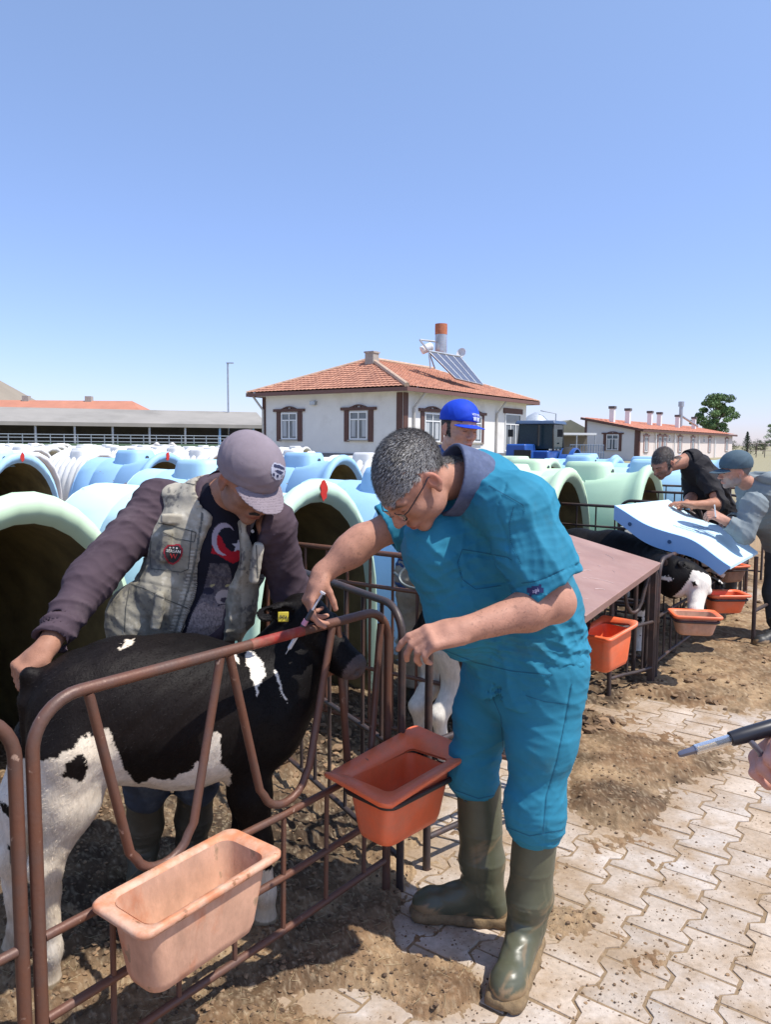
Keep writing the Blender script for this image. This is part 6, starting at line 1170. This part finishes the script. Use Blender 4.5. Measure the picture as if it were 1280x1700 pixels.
f4 = G(1196, 1036)+V3((.05, .3, 0)); make_calf(f4, 'white and dark calf standing behind the deep orange bucket at the right', calf_at(f4, f4+V3((-.6, .45, 0)), P(1180, 925, 5.9), P(1190, 905, 5.85), P(1204, 955, 5.7), V3((.35, -.9, .35)), h=.66, w_=.15), lambda p, R, T, k: np.where((np.sin(p[:, 2]*70+4*fbm(p[:, 0]*12, p[:, 2]*12, 3, 3)*3) > -.2)[:, None], WH*.9, BK), .009, 0)
# ------------------------------------------------------------------ the other men
def figure(label, J, skin, shirt, trous, bootc, vox=.007, skinname='skin_x', facekw={}, shirtbot=None, sleeve=(1., 1.), bulk=1., hairlen=0, hairc=(.03, .03, .03), hl=None, shirtdisp=None, cuffs=None):
    t = person(J['feet'][0]*.5+J['feet'][1]*.5, label); sd = nrm(J['side']); pe, wa, chh, up, nk, hc_ = [V3(q) for q in J['spine']]; R = headframe(J['up'], J['fwd']); s = SDF()
    s.chain([pe, wa, chh, up], [.112, .105, .110, .082], .05, fl=(sd, 1.36)); s.cone(up, nk, .078, .060, .05); s.cone(nk, hc_+R@V3((0, -.025, -.05)), .060, .056, .03)
    for q, ft in zip((-1, 1), J['feet']): hp = pe+sd*q*.09; kn = (hp+ft)/2+V3(J['face'])*.04; s.cone(hp, kn, .082, .055, .04); s.cone(kn, ft+V3((0, 0, .1)), .054, .038, .03); s.cone(ft+V3((0, 0, .06)), ft+V3((0, 0, .05))+V3(J['face'])*.14, .036, .03, .02)
    for (sh, el, wr, hd, n, side, cv) in J['arms']: add_arm(s, sh, el, wr); add_hand(s, wr, V3(hd)-V3(wr), n, side, curls=cv)
    add_head(s, hc_, R, 1.03); o, v, f = surf('body', s, vox*.62, skinmat(skinname, skin), t, lambda p: head_col(p, hc_, R, skin, sc=1.03, hairline=hl, hair=hairc, **facekw))
    if hairlen: strands('hair', v, f, lambda fc: (lambda q: (np.abs(q) < [.10, .13, .14]).all(1) & (hl(*q.T) > .5))((fc-hc_)@R/1.03), 5000, hairlen, .0018, lambda p, n: np.tile(R@V3((0, .4, -.7)), (len(p), 1)), lambda p, r: np.where(r.random((len(p), 1)) < .25, [[.22, .21, .2]], [hairc])*(.6+.8*r.random((len(p), 1))), MATS['hair'], t, curl=.35, lift=.5)
    s = SDF(); s.chain([pe-V3((0, 0, .03)), wa, chh, up], [.142*bulk, .136*bulk, .138*bulk, .108*bulk], .05, fl=(sd, 1.36)); s.cone(up, nk, .10, .074, .04)
    for (sh, el, wr, hd, n, side, cv), sl in zip(J['arms'], sleeve):
        sh, el, wr = V3(sh), V3(el), V3(wr); s.chain([sh+(chh-sh)*.12, sh, el], [.078*bulk, .078*bulk, .066*bulk], .04); e = el+(wr-el)*sl; s.chain([el, e+(wr-el)*.02], [.066*bulk, .054*bulk], .03); ax = nrm(wr-el); s.cut(e, ax, .004, .11); s.cone(e-ax*.04, e+ax*.05, .045, .045, .003, 1)
    zb = shirtbot or pe[2]-.12; s.cut((0, 0, zb), (0, 0, -1)); fd = nrm(J['face']); s.disp = shirtdisp or (lambda p: .004*sn(p, 15, 1)+.010*folds(p, (.5, .2, .7), 36, 1)+.006*folds(p, (.8, .2, -.4), 62, 2)); so, sv_, sf_ = surf('shirt', s, vox*.8, shirt, t)
    s = SDF(); cx = nrm(hc_-nk); s.cone(nk-cx*.045, nk+cx*.02, .095, .085, .01); s.cut(nk+cx*.015, cx, .003); s.cone(nk-cx*.06, nk+cx*.06, .084, .077, .004, 1); surf('collar', s, vox*.8, shirt, so)
    s = SDF(); s.chain([pe+V3((0, 0, .03)), pe-V3((0, 0, .06))], [.125, .125], .05, fl=(sd, 1.32))
    for q, ft in zip((-1, 1), J['feet']): hp = pe+sd*q*.09; kn = (hp+ft)/2+V3(J['face'])*.04; s.chain([hp, kn, kn*.35+ft*.65+V3((0, 0, .05))], [.105, .086, .080], .05)
    s.disp = lambda p: .006*folds(p, (.2, .1, 1), 45, 1); surf('trousers', s, vox, trous, t)
    for q, ft in zip((-1, 1), J['feet']): hp = pe+sd*q*.09; kn = (hp+ft)/2+V3(J['face'])*.04; an = ft+V3((0, 0, .10)); boot(t, an, ft+V3(J['face'])*.2, kn*.35+an*.65, dbm, col=bootc, mudamt=1.2)
    return t, R, hc_, (v, f), (so, sv_, sf_)
nofl = [(.25, .35, .25)]*4; curl_ = [(.8, .9, .5)]*4
def fl0(p): return V3((p[0], p[1], 0))
# blue cap
bcp = P(763, 711, 3.92); hlm = lambda x, y, z: (z > -.045)*np.clip((z-(.035-.8*np.maximum(-y-.005, 0)-.10*(np.abs(x) > .06)*(y < .02)))/.01, 0, 1)*(y < .07)*(1-(np.abs(x) > .079))
J = dict(side=(.90, .38, 0), face=nrm((.25, -.95, 0)), up=(.12, -.10, .98), fwd=(.48, -.80, -.34), spine=[P(712, 950, 4.10), P(720, 890, 4.10), P(738, 815, 4.05), P(746, 772, 4.03), P(748, 757, 4.0), bcp], feet=[fl0(G(682, 1168)), fl0(G(728, 1160))],
    arms=[(P(692, 785, 4.05), P(676, 875, 3.95), P(684, 935, 3.85), P(694, 972, 3.80), (.8, .3, 0), 1, curl_), (P(795, 785, 4.0), P(815, 870, 3.95), P(790, 930, 3.85), P(775, 950, 3.8), (-.8, .3, 0), -1, curl_)])
denb = mat('blue_work_shirt', (.045, .10, .26), .85, var=.2, vs=10, bump=.3, bs=300); khw = mat('pale_apron', (.42, .40, .34), .85, var=.2, vs=8, bump=.3, bs=100, col2=(.25, .24, .20), c2=.6, c2s=6)
t2, R2, h2, bd2, sh2 = figure('man in bright blue cap and orange gloves behind the man in teal, face aside', J, (.58, .31, .22), denb, khw, (.03, .03, .03), .0065, 'skin_c', dict(stub=.12), hl=hlm, hairlen=.014, sleeve=(.9, .9))
bcm = mat('royal_blue_cap', (.012, .055, .50), .7, var=.1, vs=20, bump=.3, bs=200, bd=.002, spec=.2); co, cv3, cf3 = cap(t2, h2, R2, 1.03, bcm, vtilt=-.12, vlen=.095, bend=2.0, deep=-.016, flat=.004)
b3 = bvh_of(cv3, cf3); wm_ = mat('cap_print_white', (.62, .68, .85), .7, bump=0)
v2_, f2_2 = font2d('VETEM', 791, 689, 3.6, .22, .06); decal('cap_print', v2_, f2_2, wm_, co, b3, .003)
for ax_ in ([(786, 692), (791, 692.5), (790.5, 699), (787, 698)], [(792, 692.5), (797, 694), (795.5, 700), (792, 699.5)]): a_, f_ = grid2d(ax_, 8); decal('cap_emblem', a_, f_, wm_, co, b3, .003)
s = SDF(); w0 = P(684, 935, 3.85); add_hand(s, w0, P(696, 972, 3.80)-w0, (.8, .3, 0), 1, curls=curl_, sc=1.28); s.cone(w0-V3((-.005, 0, -.03)), w0, .047, .042, .02); s.disp = lambda p: .002*sn(p, 90, 1); surf('glove', s, .005, mat('orange_glove', (.60, .26, .02), .7, var=.15, bump=.4, bs=150), t2)
# man in black shirt
h3c = P(1101, 768, 6.2); hl3 = lambda x, y, z: (z > -.045)*np.clip((z-(.040-.72*np.maximum(-y+.0, 0)-.35*(np.abs(x) > .06)*(y < .03)))/.01, 0, 1)*(1-(np.abs(x) > .079))
J = dict(side=(.55, -.80, 0), face=nrm((-.82, -.50, 0)), up=(-.45, -.35, .80), fwd=(-.72, -.36, -.56), spine=[P(1196, 885, 6.55), P(1188, 850, 6.50), P(1172, 805, 6.38), P(1156, 775, 6.30), P(1143, 764, 6.28), h3c], feet=[fl0(P(1200, 900, 6.45)), fl0(P(1215, 900, 6.7))],
    arms=[(P(1150, 778, 6.45), P(1150, 825, 6.35), P(1140, 838, 6.1), P(1126, 838, 6.0), (0, 0, -1), 1, nofl), (P(1176, 796, 6.15), P(1196, 838, 6.0), P(1150, 838, 5.92), P(1128, 834, 5.92), (-.1, 0, -1), -1, nofl)])
figure('man in black rolled sleeve shirt leaning on the far edge of the blue sheet', J, (.42, .20, .13), mat('black_shirt', (.022, .020, .022), .8, var=.2, vs=8, bump=.3, bs=200, spec=.25), mat('dark_trousers', (.03, .03, .035), .85), (.03, .03, .03), .0075, 'skin_d', dict(stub=.55), hl=hl3, hairlen=.014, sleeve=(.12, .10))
# man in grey hoodie and cap
h4c = P(1221, 782, 5.55); hl4 = lambda x, y, z: (z > -.045)*np.clip((z-(.02-.8*np.maximum(-y+.0, 0)))/.01, 0, 1)*(y < .03)*(1-(np.abs(x) > .079))
J = dict(side=(.40, -.90, 0), face=nrm((-.88, -.30, 0)), up=(-.14, -.05, .98), fwd=(-.88, .10, -.42), spine=[P(1312, 900, 5.95), P(1298, 870, 5.88), P(1272, 842, 5.72), P(1256, 815, 5.64), P(1246, 806, 5.62), h4c], feet=[fl0(P(1300, 950, 5.75)), fl0(P(1330, 950, 6.05))],
    arms=[(P(1262, 822, 5.95), P(1240, 868, 6.05), P(1215, 864, 5.9), P(1205, 862, 5.85), (0, 0, -1), 1, curl_), (P(1252, 838, 5.42), P(1236, 886, 5.38), P(1204, 864, 5.40), P(1188, 856, 5.40), (.2, .6, -.7), -1, curl_)])
hood = mat('grey_hoodie', (.21, .245, .26), .9, var=.12, vs=6, bump=.3, bs=160, spec=.1)
t4, R4, h4, bd4, sh4 = figure('bearded man in grey hoodie and cap at the right edge, writing on the sheet', J, (.46, .24, .17), hood, mat('dark_work_trousers', (.05, .055, .06), .85), (.03, .03, .03), .0075, 'skin_e', dict(beard=(.27, .235, .215)), hl=hl4, hairlen=.012, hairc=(.20, .20, .20), sleeve=(.95, .88), bulk=1.12)
cap(t4, h4, R4, 1.08, mat('slate_cap', (.055, .095, .125), .85, var=.1, vs=20, bump=.3, bs=200), vtilt=-.22, vlen=.10, deep=-.004)
s = SDF(); nk4 = V3(J['spine'][4]); s.ell(nk4+V3((.10, .0, .045)), (.13, .15, .075), frame(x=(.9, .1, -.45)), .03); s.ell(nk4+V3((.03, 0, .11)), (.09, .10, .06), None, .03, 1); s.disp = lambda p: .007*folds(p, (.4, .2, 1), 45, 2); surf('hood', s, .006, hood, t4)
pn = empty('pen', P(1187, 850, 5.38), 'white pen in the fist of the man in the hoodie', 'pen'); m_ = MB(); m_.tube([P(1189, 858, 5.37), P(1187, 838, 5.36)], .005, 8); m_.build('pen_barrel', pvc, pn, True); m_ = MB(); m_.tube([P(1189, 858, 5.37), P(1189.6, 864, 5.372)], [.004, .001], 8); m_.build('pen_tip', MATS['grey_steel'], pn, True)
# hand with injector entering at the right edge
hp_ = person((1.05, 1.0), 'bare hand reaching in at the right photo edge, holding the injector'); s = SDF(); SK5 = (.62, .32, .25)
wr5 = P(1352, 1262, 1.02); el5 = P(1640, 1420, .98); add_arm(s, P(1700, 1150, .95), el5, wr5, (.05, .046, .042, .028)); add_hand(s, wr5, P(1290, 1243, 1.00)-wr5, (-.15, -.8, -.35), 1, curls=[(.75, 1.25, .9), (.85, 1.25, .9), (.9, 1.2, .9), (.9, 1.2, .9)], thumb=.2, thv=(-.35, .9, -.1), sc=.95)
surf('body', s, .0032, skinmat('skin_pink', SK5), hp_, lambda p: np.tile(V3(SK5), (len(p), 1)))
s = SDF(); s.chain([P(1500, 1343, 1.0), el5, P(1700, 1150, .95)], [.055, .068, .075], .04); s.cut(P(1500, 1343, 1.0), P(1400, 1290, 1.0)-P(1500, 1343, 1.0)); s.disp = lambda p: .005*folds(p, (1, 0, .2), 50, 1); surf('sleeve', s, .007, denb, hp_)
gj = empty('injector', P(1240, 1220, .99), 'grey tattoo-pen like injector with clear glass barrel held at the right edge', 'injector'); g0, g1, g2_, g3 = P(1127, 1253, .99), P(1150, 1246, .99), P(1236, 1221, .99), P(1330, 1196, 1.0); gd = nrm(g2_-g0)
m_ = MB(); m_.tube([g0, g0+gd*.003, g1, g1+gd*.006], [.003, .0044, .0050, .0062], 16); m_.build('nozzle', mat('gun_metal', (.20, .20, .25), .35, metal=.6, var=.15, bump=0), gj, True)
m_ = MB(); m_.tube([g1+gd*.004, P(1214, 1227, .99)], .0068, 20); m_.build('glass_barrel', mat('clear_tube', (.75, .78, .82), .05, var=0, bump=0, trans=.85, spec=.8), gj, True); m_ = MB(); m_.tube([g1+gd*.006, P(1190, 1234.5, .99)], .0044, 14); m_.build('fluid', mat('amber_fluid', (.50, .34, .16), .3, bump=0), gj, True)
m_ = MB(); m_.tube([P(1190, 1234.5, .99), P(1216, 1226.5, .99)], .0048, 14); m_.build('piston', mat('black_plastic', (.02, .02, .025), .35, bump=0), gj, True)
m_ = MB(); m_.tube([P(1212, 1227.5, .99), P(1214, 1227, .99), P(1236, 1220.5, .99), P(1280, 1208, .995), g3], [.0075, .0098, .0108, .011, .0115], 20); m_.build('grip', MATS['black_plastic'], gj, True)
m_ = MB(); m_.tube([P(1245, 1228, .985), P(1262, 1248, .98), P(1270, 1268, .985), P(1284, 1262, .99), P(1290, 1225, .995)], .0042, 10); m_.build('trigger', MATS['gun_metal'], gj, True)
# distant cows and birds are too small for parts
cw = mat('cow_white', (.6, .57, .52), .8)
for px, yy, lab in ((232, 57, 'small pale cow far off by the barn fence, left'), (258, 57, 'small pale cow far off by the barn fence, right')):
    c = P(px, 728, 40); s = SDF(); zz = 1.02; s.cone(V3((c[0]-.5, 40, zz)), V3((c[0]+.5, 40.2, zz)), .27, .30, .1); s.cone(V3((c[0]+.5, 40.2, zz+.1)), V3((c[0]+.85, 40.1, zz+.35)), .15, .11, .1); s.cone(V3((c[0]+.85, 40.1, zz+.35)), V3((c[0]+1.15, 39.9, zz+.2)), .11, .07, .05)
    for dx in (-.45, .45):
        for dy in (-.12, .14): s.cone(V3((c[0]+dx, 40+dy, zz-.1)), V3((c[0]+dx, 40+dy, .03)), .09, .05, .05)
    v, f = s.mesh(.05); tag(mkobj('cow', v, f, cw, smooth=180), lab, 'cow', 'cows by the barn fence')
